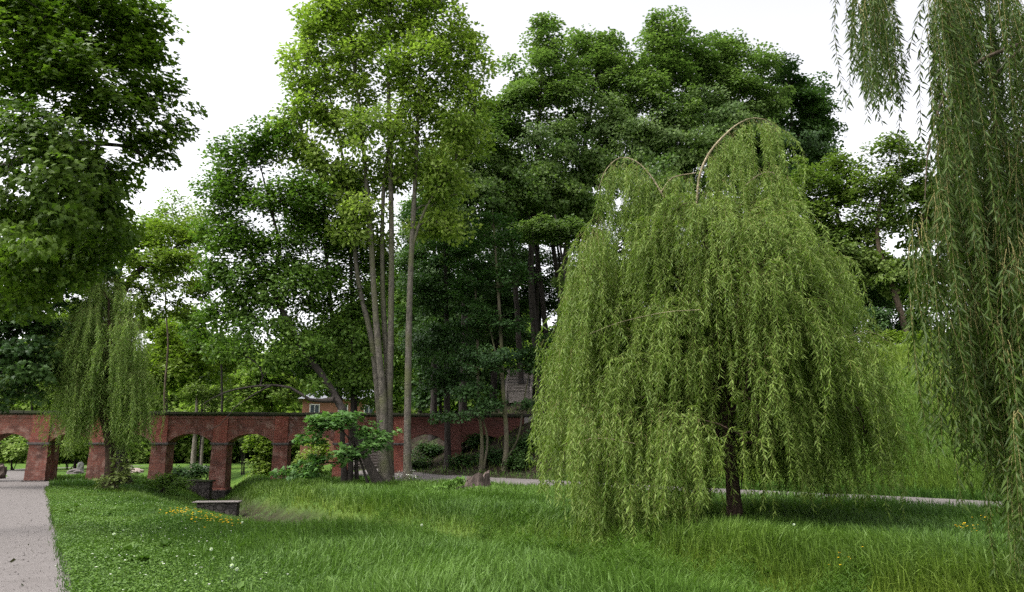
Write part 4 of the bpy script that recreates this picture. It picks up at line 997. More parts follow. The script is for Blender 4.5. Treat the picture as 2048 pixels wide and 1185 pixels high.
tree('lime_tree', 'slim twin dark trunk seen through the fourth arch', 'tree',
     [tp(58, (385, 945, .2), (388, 900, .18), (392, 850, .15), (395, 780, .08)), tp(58, (402, 945, .12), (404, 900, .1), (408, 850, .08), (410, 790, .04))],
     [lob(395, 790, 40, 24, 58), lob(370, 840, 30, 18, 58), lob(415, 850, 24, 14, 58), lob(430, 800, 30, 20, 58)], L_CHEST, bark_mat('pale flaking bark', (.09, .075, .06), (.22, .19, .16), None, 6, .4), 'rhomb', .24, 30, 1.0, .6, .5, 119, .01, .4, trunk_name='stem')
# belt of trees far off that closes the valley
proto = None
rg = np.random.default_rng(77)
for i in range(54):
    a = (-125 + (i % 27) * 6.4 + rg.uniform(-2, 2)); y = (110 if i < 27 else 136) + rg.uniform(-7, 7)
    if proto is None:
        b = np.array([a, y, float(height(a, y))])
        proto = tree('valley_tree', 'hazy round tree in the far belt closing the park valley', 'tree', [([b + (0, 0, -.3), b + (.2, 0, 4), b + (0, 0, 9)], [.3, .22, .06])],
            [(b + np.array(o), np.array(r)) for o, r in (((0, 0, 6.5), (4.2, 4, 3)), ((1.6, 0, 9), (3, 3, 2.4)), ((-2, .5, 8), (3, 3, 2.5)), ((.5, -1, 4), (4, 4, 2)), ((1, .6, 1.8), (4.6, 3.6, 1.9)))], L_FAR, M_BK_DARK, 'tuft', .85, 26, 1.7, 1.1, .6, 120, .02, .2, group='far belt of trees')
        pk = list(proto.children)
    else:
        c = proto.copy(); sc.collection.objects.link(c); c.location = (a, y, float(height(a, y))); c.rotation_euler = (0, 0, rg.uniform(0, 6.28)); s_ = rg.uniform(1.15, 1.5); c.scale = (s_, s_, s_ * rg.uniform(.85, 1.1))
        for ch in pk:
            d = ch.copy(); sc.collection.objects.link(d); d.parent = c

# ------------------------------------------------------------------ weeping willows
def strand_set(org, hd, reach, up, L, K, rg, amp=.09):
    """org (N,3), hd (N,3 horizontal unit), reach, up, L (N): hanging shoots as (N,K,3)"""
    t = np.linspace(0, 1, K)[None, :, None]; N = len(org)
    h = hd[:, None] * (reach[:, None, None] * (1 - np.exp(-3.2 * t)))
    z = -L[:, None, None] * t ** 1.35 + up[:, None, None] * np.sin(np.pi * np.clip(t * 2.2, 0, 1))
    sway = rg.normal(0, 1, (N, 1, 3)) * np.array([1, 1, 0]) * (amp * L[:, None, None]) * np.sin(t * rg.uniform(1.5, 4, (N, 1, 1)) + rg.uniform(0, 3, (N, 1, 1)))
    sway -= sway[:, :1]
    return org[:, None] + h + z * np.array([0, 0, 1.]) + sway
def strand_leaves(S_, spacing, size, rg, t0=.06, out=.55):
    seg = np.linalg.norm(np.diff(S_, axis=1), axis=2); Ls = seg.sum(1)
    P_, A_, T_ = [], [], []
    N, K_, _ = S_.shape
    cum = np.concatenate([np.zeros((N, 1)), np.cumsum(seg, 1)], 1)
    tint = rg.normal(0, .22, N)
    for i in range(N):
        k = max(2, int(Ls[i] / spacing)); s = (t0 + (1 - t0) * (np.arange(k) + rg.random(k)) / k) * Ls[i]
        p = np.stack([np.interp(s, cum[i], S_[i, :, c]) for c in range(3)], -1)
        d = norm(np.stack([np.interp(s + .05, cum[i], S_[i, :, c]) for c in range(3)], -1) - np.stack([np.interp(s - .05, cum[i], S_[i, :, c]) for c in range(3)], -1))
        a = np.arange(k) * 2.4 + rg.uniform(0, 6) + rg.normal(0, .4, k)
        side = np.stack([np.cos(a), np.sin(a), np.zeros(k)], -1)
        ax = norm(.75 * d + out * side * rg.uniform(.5, 1.3, (k, 1)) + np.array([0, 0, -.42]) + rg.normal(0, .16, (k, 3)))
        P_.append(p); A_.append(ax); T_.append(np.clip(.5 + tint[i] + rg.normal(0, .18, k), 0, 1))
    P_, A_, T_ = map(np.concatenate, (P_, A_, T_))
    nr = norm(rg.normal(size=P_.shape) + np.array([0, 0, .7]))
    return P_, A_, nr, size * rg.uniform(.6, 1.25, len(P_)), T_
def strand_chains(S_, r): return [(s, np.linspace(r, r * .35, len(s))) for s in S_]
def willow(name, label, trunks, ends, n_str, Lfun, leaf, twig, bark, centre, spacing, size, seed, limbs=(), r_str=.006, K_=10, jitter=.32, reach=(.15, .6), up=(.02, .22), step=.5, rtip=.011, arch=.22, drop=None, extra=None, clear=.2, limb_mat=None, out=.55, sway=.09):
    """ends: branch ends (N,3); each carries a spray of hanging shoots. limbs: explicit bare limbs (points, radii). extra: list of (origins, lengths, out directions)"""
    rg = np.random.default_rng(seed)
    base = np.array(trunks[0][0][0], float)
    t = thing(name, label, 'tree', base)
    tr = [resample(p, r, .4) for p, r in trunks]
    for p, r in tr:
        hz = np.linalg.norm(p - p[0], axis=1)
        link('trunk', tubes_mesh('trunk', [(p - base, r * (1 + .3 * np.exp(-hz / .3)))], bark, 12, .05, seed), t)
    if len(ends):
        chains, *_ = grow(tr, ends, step, rtip, clear, arch, rg, .25, .45)
        link('branches', tubes_mesh('branches', [(p - base, r) for p, r, q in chains], bark, 5, 0, seed), t)
    lm = []
    for p, r in limbs:
        q, s = resample(p, r, .15); lm.append((q - base, s))
    for l in lm: link('limb', tubes_mesh('limb', [l], limb_mat or twig, 7, .03, seed), t)
    O, H, R_, U_, L_ = [], [], [], [], []
    for e in ends:
        k = max(3, int(n_str * rg.lognormal(0, .35)))
        o = e + rg.normal(0, jitter, (k, 3)) * (1, 1, .5)
        h = o[:, :2] - centre[:2] + rg.normal(0, .7, 2) + rg.normal(0, .55, (k, 2)); h = norm(h)
        O.append(o); H.append(np.column_stack([h, np.zeros(k)])); R_.append(rg.uniform(*reach, k)); U_.append(rg.uniform(*up, k))
        L_.append(Lfun(o, rg))
    for o, l, h in (extra or []):
        k = len(o); O.append(o); L_.append(l); H.append(h); R_.append(rg.uniform(.03, .3, k)); U_.append(rg.uniform(0, .08, k))
    O, H, R_, U_, L_ = map(np.concatenate, (O, H, R_, U_, L_))
    S_ = strand_set(O, H, R_, U_, L_, K_, rg, sway)
    gz_ = height(S_[..., 0], S_[..., 1]) + .12
    S_[..., 2] = np.maximum(S_[..., 2], gz_ + .02 * rg.random(S_.shape[:2]))
    if drop is not None:
        S_ = S_[~drop(S_, rg)]
    P_, A_, N_, s, T_ = strand_leaves(S_, spacing, size, rg, out=out)
    link('twigs', tubes_mesh('twigs', strand_chains(S_ - base, r_str), twig, 3, 0, seed), t)
    link('crown', leaves_mesh('crown', P_, A_, N_, s, 'willow', leaf, T_, base), t)
    return t

# ---- the big weeping willow
wb = G(1470, 1046); DW = float(wb[1])
wz = float(height(*wb))
rg = np.random.default_rng(200)
zc_ = [1.6, 3.2, 4.4, 5.4, 6.2, 6.9, 7.6]; rc_ = [2.95, 2.95, 2.75, 2.6, 2.4, 2.0, 1.2]
cx = P(1440, 800, DW)[0]
ends = []
while len(ends) < 600:
    z0 = rg.uniform(1.6, 7.5); th = rg.uniform(0, 2 * math.pi)
    lump = 1 - .07 * max(0, math.cos(th)) + .10 * math.sin(3 * th + 1.1 * z0) + .09 * math.sin(5 * th - 1.9 * z0 + 1) + .05 * math.sin(9 * th + 3 * z0)
    r0 = np.interp(z0, zc_, rc_) * lump * rg.uniform(.12, 1.0) ** .5
    e = np.array([cx + r0 * math.cos(th) * 1.03, DW + .1 + r0 * math.sin(th), wz + z0])
    uu, vv = proj(e)
    if e[1] < DW + .5 and 1400 < uu < 1690 and vv > 745 and rg.random() < .62: continue       # the open right front where the trunk shows
    if uu > 1640 and vv < 560: continue
    ends.append(e)
ends = np.array(ends)
def LW(o, rg):
    h = o[:, 2] - height(o[:, 0], o[:, 1])
    L = np.minimum(h - rg.uniform(.1, 1.3, len(o)), np.where(rg.random(len(o)) < .10, rg.uniform(1.2, 2.4, len(o)), rg.uniform(.35, 1.15, len(o))))
    return np.maximum(L, .4)
def line_org(pts, k, D, rg, jit=.08, dj=.3):
    pts = np.array(pts, float); t = rg.random(k) * (len(pts) - 1); i = np.minimum(t.astype(int), len(pts) - 2); f = t - i
    uv = pts[i] + (pts[i + 1] - pts[i]) * f[:, None]
    return np.array([P(u, v, D + rg.normal(0, dj)) for u, v in uv[:, :2]]) + rg.normal(0, jit, (k, 3))
def hdir(k, rg, bias): return norm(np.column_stack([rg.normal(0, .6, (k, 2)) + np.array(bias), np.zeros(k)]))
ex = []
def curtain(pts, k, D, lo, hi, bias=(0, 0), dj=.3, jit=.08):
    o = line_org(pts, k, D, rg, jit, dj); ex.append((o, rg.uniform(lo, hi, k), hdir(k, rg, bias)))
curtain([(1402, 340), (1440, 285), (1480, 250), (1515, 240), (1555, 255)], 95, DW - .2, .6, 2.6, (.8, -.3), .25)
curtain([(1400, 390), (1480, 330), (1560, 330)], 60, DW - .3, 1.0, 2.2, (.5, -.5), .5)
curtain([(1210, 345), (1240, 322), (1275, 330), (1300, 360)], 60, DW - .6, .9, 2.6, (-.7, -.2), .22)
curtain([(1325, 375), (1350, 352), (1390, 348)], 24, DW - .4, .5, 1.6, (-.2, -.4), .2)
curtain([(1500, 365), (1530, 345), (1558, 350), (1575, 380)], 36, DW - .7, .8, 2.4, (.5, -.3), .2)
curtain([(1205, 440), (1180, 490), (1160, 560)], 130, DW - .2, 1.4, 4.4, (-.8, -.1), .7, .15)
curtain([(1160, 560), (1140, 650), (1130, 720)], 90, DW - .3, .8, 3.2, (-1, -.1), .8, .2)
curtain([(1130, 830), (1200, 850), (1300, 860), (1420, 860)], 170, DW - 2.4, .4, 1.7, (-.3, -.8), .8, .25)
curtain([(1110, 800), (1125, 860)], 40, DW - 1.0, .8, 1.7, (-.8, -.3), .7, .15)
curtain([(1150, 960), (1250, 985), (1340, 985), (1430, 960)], 190, DW - 2.2, .3, 1.0, (-.2, -.7), .7, .2)
curtain([(1350, 900), (1430, 880), (1470, 890)], 50, DW - 1.3, .5, 1.3, (-.2, -.6), .3, .2)
curtain([(1250, 884), (1200, 878), (1160, 884)], 30, DW - 2.4, .5, 1.7, (-.7, -.5), .2)
curtain([(1650, 500), (1690, 560), (1720, 640)], 46, DW + .3, .8, 2.4, (1, 0), .6, .15)
curtain([(1640, 690), (1690, 690), (1740, 720), (1760, 780)], 90, DW + .2, .8, 3.0, (1, -.1), .9, .25)
curtain([(1560, 760), (1620, 780), (1680, 790)], 110, DW - .6, .9, 2.6, (.4, -.4), .6, .15)
curtain([(1480, 815), (1540, 835), (1600, 862)], 26, DW - .5, .5, 1.5, (.4, -.2), .4)
curtain([(1660, 690), (1730, 662), (1785, 690)], 16, DW - 1.4, .3, .9, (.8, -.2), .1)
lp = lambda D, *q: ([P(a, b, D) for a, b, r in q], [r * .78 for a, b, r in q])
limbs = [lp(DW - .15, (1392, 420, .045), (1400, 350, .042), (1420, 305, .040), (1450, 270, .034), (1480, 246, .024), (1510, 236, .016), (1540, 246, .010), (1560, 275, .005)),
         lp(DW - .6, (1328, 395, .028), (1300, 350, .024), (1270, 322, .020), (1240, 316, .016), (1212, 340, .010), (1195, 385, .005)),
         lp(DW - .4, (1322, 385, .022), (1345, 356, .018), (1392, 346, .014)),
         lp(DW - .7, (1490, 372, .020), (1518, 350, .016), (1545, 345, .011), (1570, 370, .005)),
         lp(DW - 2.8, (1400, 620, .008), (1330, 625, .007), (1240, 645, .005), (1180, 668, .003)),
         lp(DW - 2.5, (1270, 888, .016), (1215, 878, .012), (1165, 882, .008), (1135, 915, .004)),
         lp(DW - 1.4, (1610, 712, .014), (1680, 680, .010), (1740, 664, .008), (1788, 692, .004))]
dl = [lp(DW - .2, (1458, 835, .085), (1478, 805, .07), (1510, 786, .055), (1560, 783, .045), (1620, 792, .035), (1664, 793, .02)),
      lp(DW - .2, (1460, 820, .06), (1500, 818, .045), (1545, 838, .035), (1590, 862, .025), (1630, 905, .012)),
      lp(DW - .3, (1462, 870, .035), (1478, 895, .028), (1486, 930, .02), (1482, 980, .012)),
      lp(DW - .2, (1452, 790, .07), (1420, 740, .05), (1390, 720, .035), (1340, 745, .02)),
      lp(DW - .1, (1450, 680, .07), (1440, 640, .06), (1450, 560, .045), (1462, 500, .03))]
def dropW(S_, rg):
    u, v = proj(S_[:, -1])
    f = S_[:, -1, 1] < DW - .1
    d1 = f & (u > 1425) & (u < 1505) & (v > 890) & (rg.random(len(S_)) < .78)
    d2 = f & (u >= 1500) & (u < 1680) & (v > 1000) & (rg.random(len(S_)) < .35)
    return d1 | d2
ww = willow('weeping_willow', 'big yellow green weeping willow standing alone on the meadow', [([(wb[0], wb[1], wz - .1), P(1464, 960, DW), P(1456, 880, DW), P(1450, 800, DW), P(1446, 690, DW + .1), P(1438, 600, DW + .1), P(1428, 520, DW), P(1400, 420, DW - .1)], [.17, .15, .14, .12, .10, .085, .07, .045])],
    ends, 9, LW, L_WILLOW, M_TWIG_Y, M_BK_WIL, np.array([cx, DW, 0]), .030, .142, 201, limbs, .0030, 9, .24, (.15, .75), (.04, .32), out=1.05, extra=ex, drop=dropW, limb_mat=M_LIMB_Y)
for p, r in dl:
    a_, b_ = resample(p, r, .15)
    link('limb', tubes_mesh('limb', [(a_ - np.array(ww.location), b_)], M_BK_WIL, 7, .04, 9), ww)

# ---- willow overhanging from the right edge
ex = []; rg = np.random.default_rng(210)
def cl(u0, u1, v0, v1, k, D0, D1, vend, sd=.25, bias=(0, 0)):
    """k shoots starting in the photo window and hanging to about photo row vend"""
    nb = max(2, k // 6); bi = rg.integers(0, nb, k)
    u = rg.uniform(u0, u1, nb)[bi] + rg.normal(0, 9, k); v = rg.uniform(v0, v1, nb)[bi] + rg.normal(0, 30, k); D = rg.uniform(D0, D1, nb)[bi] + rg.normal(0, .12, k)
    vend = (vend + rg.normal(0, 70 if vend > 300 else 30, nb))[bi]
    o = np.array([P(a, b, d) for a, b, d in zip(u, v, D)])
    ze = np.array([P(a, e, d)[2] for a, e, d in zip(u, vend, D)])
    L = np.maximum(.3, (o[:, 2] - ze) * (1 - np.abs(rg.normal(0, sd, k))))
    L = np.minimum(L, o[:, 2] - .15)
    hh_ = hdir(k, rg, bias); ex.append((o, L, hh_ * .5))
cl(1716, 1764, -160, 10, 56, 7.8, 9.2, 215, .18)
cl(1872, 1915, -200, 60, 80, 7.6, 9.6, 470, .30)
cl(1850, 1910, -60, 300, 70, 7.8, 9.4, 700, .3)
cl(1900, 1960, -200, 40, 14, 8, 10, 200, .3)
cl(1950, 2090, -200, 100, 50, 8, 10.5, 420, .3)
cl(1990, 2120, -150, 250, 62, 8, 10.5, 800, .3)
cl(1855, 1900, 330, 420, 16, 7.8, 8.6, 1010, .2)
cl(1838, 1870, 400, 560, 16, 7.6, 8.4, 900, .25)
cl(1900, 1990, 200, 420, 100, 8, 10, 800, .25)
cl(1960, 2060, 240, 520, 130, 8, 10, 1000, .25)
cl(2000, 2110, 300, 700, 110, 7.6, 9.6, 1120, .22)
cl(1880, 1960, 560, 700, 26, 8, 9.5, 900, .25)
cl(2030, 2100, 700, 900, 30, 7.4, 8.6, 1150, .2)
cl(1965, 2090, 560, 820, 90, 7.8, 9.2, 1120, .15)
cl(1930, 1990, 520, 640, 14, 8, 9, 980, .2)
wb2 = np.array([8.6, 9.2]); z2 = float(height(*wb2))
q = lambda u, v, D, r: (*P(u, v, D), r)
fl = [[q(2260, 60, 8.8, .10), q(2120, 62, 8.6, .05), q(2048, 86, 8.5, .030), q(1960, 122, 8.4, .022), q(1900, 175, 8.3, .016), q(1872, 235, 8.2, .011), q(1855, 310, 8.1, .008), q(1850, 400, 8.1, .005)],
      [q(2120, 70, 8.9, .04), q(2040, 100, 8.9, .024), q(1990, 150, 8.8, .016), q(1960, 190, 8.8, .010), q(1935, 250, 8.8, .006)],
      [q(2250, -100, 9, .12), q(2100, -180, 9, .08), q(1950, -210, 8.8, .05), q(1820, -190, 8.5, .03), q(1740, -150, 8.3, .012)],
      [q(2200, 560, 9, .06), q(2080, 560, 9, .03), q(2020, 610, 8.9, .018), q(1965, 660, 8.8, .010)],
      [q(2240, 350, 9.2, .07), q(2090, 300, 9.2, .035), q(2000, 330, 9.1, .018), q(1930, 400, 9.0, .008)]]
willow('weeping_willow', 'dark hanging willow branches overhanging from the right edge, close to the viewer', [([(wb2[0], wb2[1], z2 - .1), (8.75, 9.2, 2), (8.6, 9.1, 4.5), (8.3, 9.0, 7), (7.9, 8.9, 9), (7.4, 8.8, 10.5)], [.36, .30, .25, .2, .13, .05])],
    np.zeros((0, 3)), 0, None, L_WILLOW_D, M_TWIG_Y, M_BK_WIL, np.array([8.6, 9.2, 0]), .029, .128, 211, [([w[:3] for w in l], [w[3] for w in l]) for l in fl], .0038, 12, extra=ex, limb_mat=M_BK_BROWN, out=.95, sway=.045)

# ---- small weeping willow in front of the bridge
DS = 34.8
rg = np.random.default_rng(220)
ends = []
for u0, u1, v0, v1, k in ((165, 255, 575, 650, 22), (138, 200, 650, 720, 20), (215, 270, 640, 740, 26), (195, 240, 545, 590, 10), (150, 190, 600, 660, 8), (138, 180, 720, 790, 16), (240, 278, 740, 810, 18), (180, 240, 640, 760, 16)):
    for _ in range(k): ends.append(P(rg.uniform(u0, u1), rg.uniform(v0, v1), DS + rg.normal(0, .8)))
ends = np.array(ends)
willow('weeping_willow', 'small weeping willow with dark crooked trunk in front of the brick bridge', [tp(DS, (213, 972, .20), (219, 925, .17), (216, 880, .16), (206, 840, .15), (204, 790, .13), (211, 730, .11), (216, 680, .09), (218, 600, .04)), tp(DS + .2, (226, 960, .12), (228, 890, .10), (222, 800, .08), (236, 700, .05))],
    ends, 20, lambda o, rg: np.minimum(rg.uniform(.9, 3.2, len(o)), np.maximum(.3, o[:, 2] - 2.0 + rg.uniform(-.2, 1.2, len(o)))), L_WILLOW_S, M_TWIG_Y, M_BK_WIL, np.array([P(210, 800, DS)[0], DS, 0]), .058, .19, 221, (), .003, 7, .30, (.03, .26), (.02, .2), clear=.35, out=1.05, drop=lambda S_, rg: (np.abs(proj(S_[:, 3])[0] - 213) < 15) & (S_[:, 3, 1] < DS + .1) & (rg.random(len(S_)) < .75))

# ------------------------------------------------------------------ grass, clover, horsetail, flowers
def scatter(n, dens, d0, d1, rg, margin=1.14):
    """random ground points in the camera's field, denser close by; dens is a list of (distance, weight)"""
    gd = np.linspace(d0, d1, 400); w = gd * np.interp(gd, [a for a, b in dens], [b for a, b in dens]); c = np.cumsum(w); c /= c[-1]
    Dd = np.interp(rg.random(n), c, gd); xx = rg.uniform(-1, 1, n) * margin * (W / 2 / F) * Dd * .985
    return xx, Dd
def patch(x, y, s, seed):
    r_ = np.random.default_rng(seed); v = 0
    for k in range(5):
        a = r_.uniform(0, 6.28); f = s * r_.uniform(.6, 1.7); v = v + np.sin((x * math.cos(a) + y * math.sin(a)) * f + r_.uniform(0, 6.28))
    return np.clip(.5 + v / 5.5, 0, 1)
def blades(name, x, y, h, w, lean, mat, tint, zone, rg, az=None):
    n = len(x); z = height(x, y) - .01
    a = rg.uniform(0, 2 * np.pi, n); t = np.stack([np.cos(a), np.sin(a)], -1)
    b = rg.uniform(0, 2 * np.pi, n) if az is None else az; l = np.stack([np.cos(b), np.sin(b)], -1) * (lean * h)[:, None]
    base = np.stack([x, y, z], -1); V = np.zeros((n, 5, 3))
    hw_ = (t * w[:, None] / 2)
    V[:, 0] = base; V[:, 1] = base; V[:, 0, :2] -= hw_; V[:, 1, :2] += hw_
    mid = base.copy(); mid[:, :2] += l * .35; mid[:, 2] += h * .62
    V[:, 2] = mid; V[:, 3] = mid; V[:, 2, :2] += hw_ * .85; V[:, 3, :2] -= hw_ * .85
    V[:, 4] = base; V[:, 4, :2] += l; V[:, 4, 2] += h * (1 - .45 * np.minimum(lean, 1) ** 2)
    o = np.arange(n)[:, None] * 5
    loops = (np.array([0, 1, 2, 3, 3, 2, 4])[None] + o).ravel(); starts = (np.array([0, 4])[None] + np.arange(n)[:, None] * 7).ravel()
    return mk_mesh(name, V.reshape(-1, 3), loops, starts, mat, False, {'tint': np.repeat(tint, 5), 'zone': np.repeat(zone, 5)})
rg = np.random.default_rng(300)
cl_x, cl_y, cl_h = [], [], []
for u0, u1, v0, v1, k, zz in ((830, 1060, 1040, 1072, 60, -.1), (760, 1000, 1074, 1108, 60, -.3), (640, 780, 1046, 1066, 30, -.5), (1000, 1100, 1086, 1112, 26, -.1), (1040, 1260, 1120, 1190, 75, -.4), (1120, 1300, 1082, 1120, 80, .05), (1240, 1480, 1105, 1170, 150, .05), (1440, 1700, 1140, 1190, 90, .0), (1250, 1420, 1165, 1200, 40, -.4)):
    for _ in range(k):
        c = G(rg.uniform(u0, u1), rg.uniform(v0, v1), zz); cl_x.append(c[0]); cl_y.append(c[1]); cl_h.append(rg.uniform(.42, .78))
HG = np.zeros((400, 400)); np.add.at(HG, (np.clip(((np.array(cl_x) + 20) * 10).astype(int), 0, 399), np.clip((np.array(cl_y) * 10).astype(int), 0, 399)), 1)
HG = np.minimum(1, sum(np.roll(np.roll(HG, a, 0), b, 1) for a in (-2, -1, 0, 1, 2) for b in (-2, -1, 0, 1, 2)))
M_GRASS = leaf_mat('meadow grass', (.025, .066, .009), (.090, .166, .026), .30, .5, .3, ((.070, .112, .010), (.160, .215, .028)))
x, y = scatter(620000, [(7, 1500), (10, 1250), (14, 700), (22, 330), (34, 170), (47, 70)], 7.6, 48, rg)
sdv, sgn, _ = poly_sd(x, y, FOOT); sdv = sdv * sgn
edge, _, _ = poly_sd(x, y, [(*E0, 0), (*E1, 0)])
short = np.clip(1 - (edge - 1.2) / 3.4, 0, 1) * (y < 36)              # mown strip beside the wide path
chan = np.exp(-(poly_sd(x, y, DITCH)[0] / .85) ** 4) * (y < 34)
keep = (rg.random(len(x)) > .94 * chan) & ~on_path(x, y, -.02 - .10 * rg.random(len(x)) ** 3) & (rg.random(len(x)) > soilness(x, y) * .93) & (rg.random(len(x)) > .35 * short) & (sdv < 14)
x, y, short, sdv = x[keep], y[keep], short[keep], sdv[keep]
p1, p2 = patch(x, y, .55, 1), patch(x, y, 1.9, 2)
d2, s2g, _ = poly_sd(x, y, DITCH)
trunkshade = np.exp(-(np.hypot(x - wb[0] + .8, y - wb[1]) / 3.0) ** 2)
h = (.13 + .20 * p1 * p2 + .10 * rg.random(len(x))) * (1 - .62 * short) * (1 - .35 * trunkshade)
big = rg.random(len(x)) < .22 * (1 - short)
h = h * np.where(big, 1.45, 1) * (1 - .5 * (y > 18) * (s2g > 0) * np.exp(-(d2 / 4.0) ** 4))
ch_ = np.exp(-(d2 / 1.05) ** 4) * (y < 30)
h = h * (1 - .72 * ch_) * (1 - .40 * (s2g > 0) * np.exp(-(d2 / 2.4) ** 4) * (y < 30))
h = h * (1 - .6 * HG[np.clip(((x + 20) * 10).astype(int), 0, 399), np.clip((y * 10).astype(int), 0, 399)])
bank_ = np.exp(-((d2 - 1.5) / .55) ** 2) * (s2g < 0) * (y < 30)
h = h * (1 + .55 * bank_)
h = h * np.where(y < 36, 1, .8) * np.where(sdv > 0, 1.25, 1)
w = (.0065 + .00042 * y * rg.uniform(.8, 1.3, len(x))) * np.where(big, 1.6, 1)
lean = np.abs(rg.normal(.42, .30, len(x)))
az = 6.28 * patch(x, y, .9, 21) + rg.normal(0, 1.1, len(x))
zone = np.clip(1.0 * ch_ + .35 * np.exp(-(d2 / 2.0) ** 2) + .85 * (sdv > .3) * (.5 + .5 * p1) + .45 * short * p2 + .30 * (patch(x, y, .3, 7) - .5) - .4 * (s2g > 0) * np.clip((d2 - 1.2) / 2, 0, 1) * (x > -9), 0, 1)
tint = np.clip(.05 + .60 * p2 * p1 + .36 * rg.random(len(x)) + .30 * big + .25 * (sdv > .3) + .5 * (patch(x, y, .22, 31) - .5), 0, 1)
o = link('grass', blades('grass', x, y, h, w, lean, M_GRASS, tint, zone, rg, az)); tag(o, 'long green meadow grass covering the park ground', 'grass', None, 'stuff')

# broad clover and ground-elder leaves on the mown strip and along the ditch
M_CLOVER = leaf_mat('clover leaves', (.038, .090, .012), (.105, .185, .028), .25, .5, .35)
x, y = scatter(420000, [(7, 1500), (14, 800), (30, 200)], 7.6, 34, rg)
edge, _, _ = poly_sd(x, y, [(*E0, 0), (*E1, 0)])
d2, s2, _ = poly_sd(x, y, DITCH)
wgt = np.maximum(np.clip(1.15 - edge / 3.2, 0, 1) * (x < 0), .5 * (patch(x, y, .8, 5) > .62) * (x < 2))
wgt = np.maximum(wgt, .22 * (patch(x, y, 1.5, 8) > .66))
keep = ~on_path(x, y, .0) & (rg.random(len(x)) < wgt)
x, y = x[keep], y[keep]; n = len(x)
pos = np.stack([x, y, height(x, y) + rg.uniform(.03, .11, n)], -1)
o = link('clover', leaves_mesh('clover', pos, np.column_stack([rg.normal(size=(n, 2)), rg.normal(0, .2, n)]), norm(rg.normal(0, .38, (n, 3)) + (0, 0, 1)), rg.uniform(.014, .030, n) * (1 + y * .02), 'round', M_CLOVER, np.clip(.3 + .5 * patch(x, y, 2.5, 3) * rg.random(n) + .3 * rg.random(n), 0, 1)))
tag(o, 'low clover and broad leaved weeds beside the wide path', 'ground cover', None, 'stuff')

# broad dock and plantain leaves in rosettes among the grass
x, y = scatter(260, [(7, 1), (14, .6), (26, .25)], 8, 26, rg); k = ~on_path(x, y, .2); x, y = x[k], y[k]
rs = np.repeat(np.arange(len(x)), 9); n = len(rs); a = rg.uniform(0, 6.28, n)
pos = np.stack([x[rs], y[rs], height(x[rs], y[rs]) + .03], -1)
o = link('broad_weeds', leaves_mesh('broad_weeds', pos, np.stack([np.cos(a), np.sin(a), rg.uniform(.25, 1.1, n)], -1), norm(np.stack([-np.cos(a) * .6, -np.sin(a) * .6, np.ones(n)], -1) + rg.normal(0, .2, (n, 3))), rg.uniform(.10, .24, n), 'rhomb', leaf_mat('dock leaves', (.035, .080, .012), (.085, .150, .026), .25), rg.random(n)))
tag(o, 'broad leaved dock and plantain scattered through the meadow grass', 'weeds', None, 'stuff')
# loose stones on the wide path
k = 5200; f = rg.random(k) ** 1.6; a = np.array(PATH_L[1][:2]); b = np.array(PATH_L[2][:2]); c = a + (b - a) * f[:, None] + np.column_stack([rg.uniform(-2.2, 2.2, k), rg.normal(0, .5, k)])
c = c[on_path(c[:, 0], c[:, 1], .05)]; n = len(c)
o = link('gravel', leaves_mesh('gravel', np.column_stack([c, height(c[:, 0], c[:, 1]) + .028]), rg.normal(size=(n, 3)) * (1, 1, .2), np.tile([0, 0, 1.], (n, 1)) + rg.normal(0, .2, (n, 3)), rg.lognormal(-4.3, .45, n), 'pebble', M_GRAVEL, rg.random(n)))
tag(o, 'loose small stones lying on the wide gravel path', 'gravel', None, 'stuff')

# feathery horsetail filling the ditch and its banks
M_HORSE = leaf_mat('horsetail', (.030, .078, .006), (.092, .165, .018), .34, .6, .2)
bx, by, bh, bz = [], [], [], []
PX, AX, SZ, TT = [], [], [], []
for cx_, cy_, ch_ in zip(cl_x, cl_y, cl_h):
    m = rg.integers(14, 26); sx = cx_ + rg.normal(0, .19, m); sy = cy_ + rg.normal(0, .19, m)
    for a, b in zip(sx, sy):
        hh = ch_ * rg.uniform(.7, 1.15) * math.exp(-((a - cx_) ** 2 + (b - cy_) ** 2) / .16); nk = 11
        zz = rg.uniform(.15, 1, nk); ang = rg.uniform(0, 6.28, nk)
        p = np.stack([np.full(nk, a), np.full(nk, b), float(height(a, b)) + zz * hh], -1)
        PX.append(p); AX.append(np.stack([np.cos(ang), np.sin(ang), np.full(nk, .75)], -1)); SZ.append((1.15 - zz) * .15 + .03); TT.append(np.clip(.2 + .5 * zz + rg.normal(0, .15, nk), 0, 1))
PX, AX, SZ, TT = map(np.concatenate, (PX, AX, SZ, TT))
TPL['needle'] = (np.array([(0, -.055, 0), (0, .055, 0), (1, 0, -.12)], float), [(0, 1, 2)])
o = link('horsetail', leaves_mesh('horsetail', PX, AX, norm(rg.normal(size=PX.shape)), SZ, 'needle', M_HORSE, TT)); tag(o, 'feathery yellow green horsetail growing along the ditch', 'horsetail', None, 'stuff')

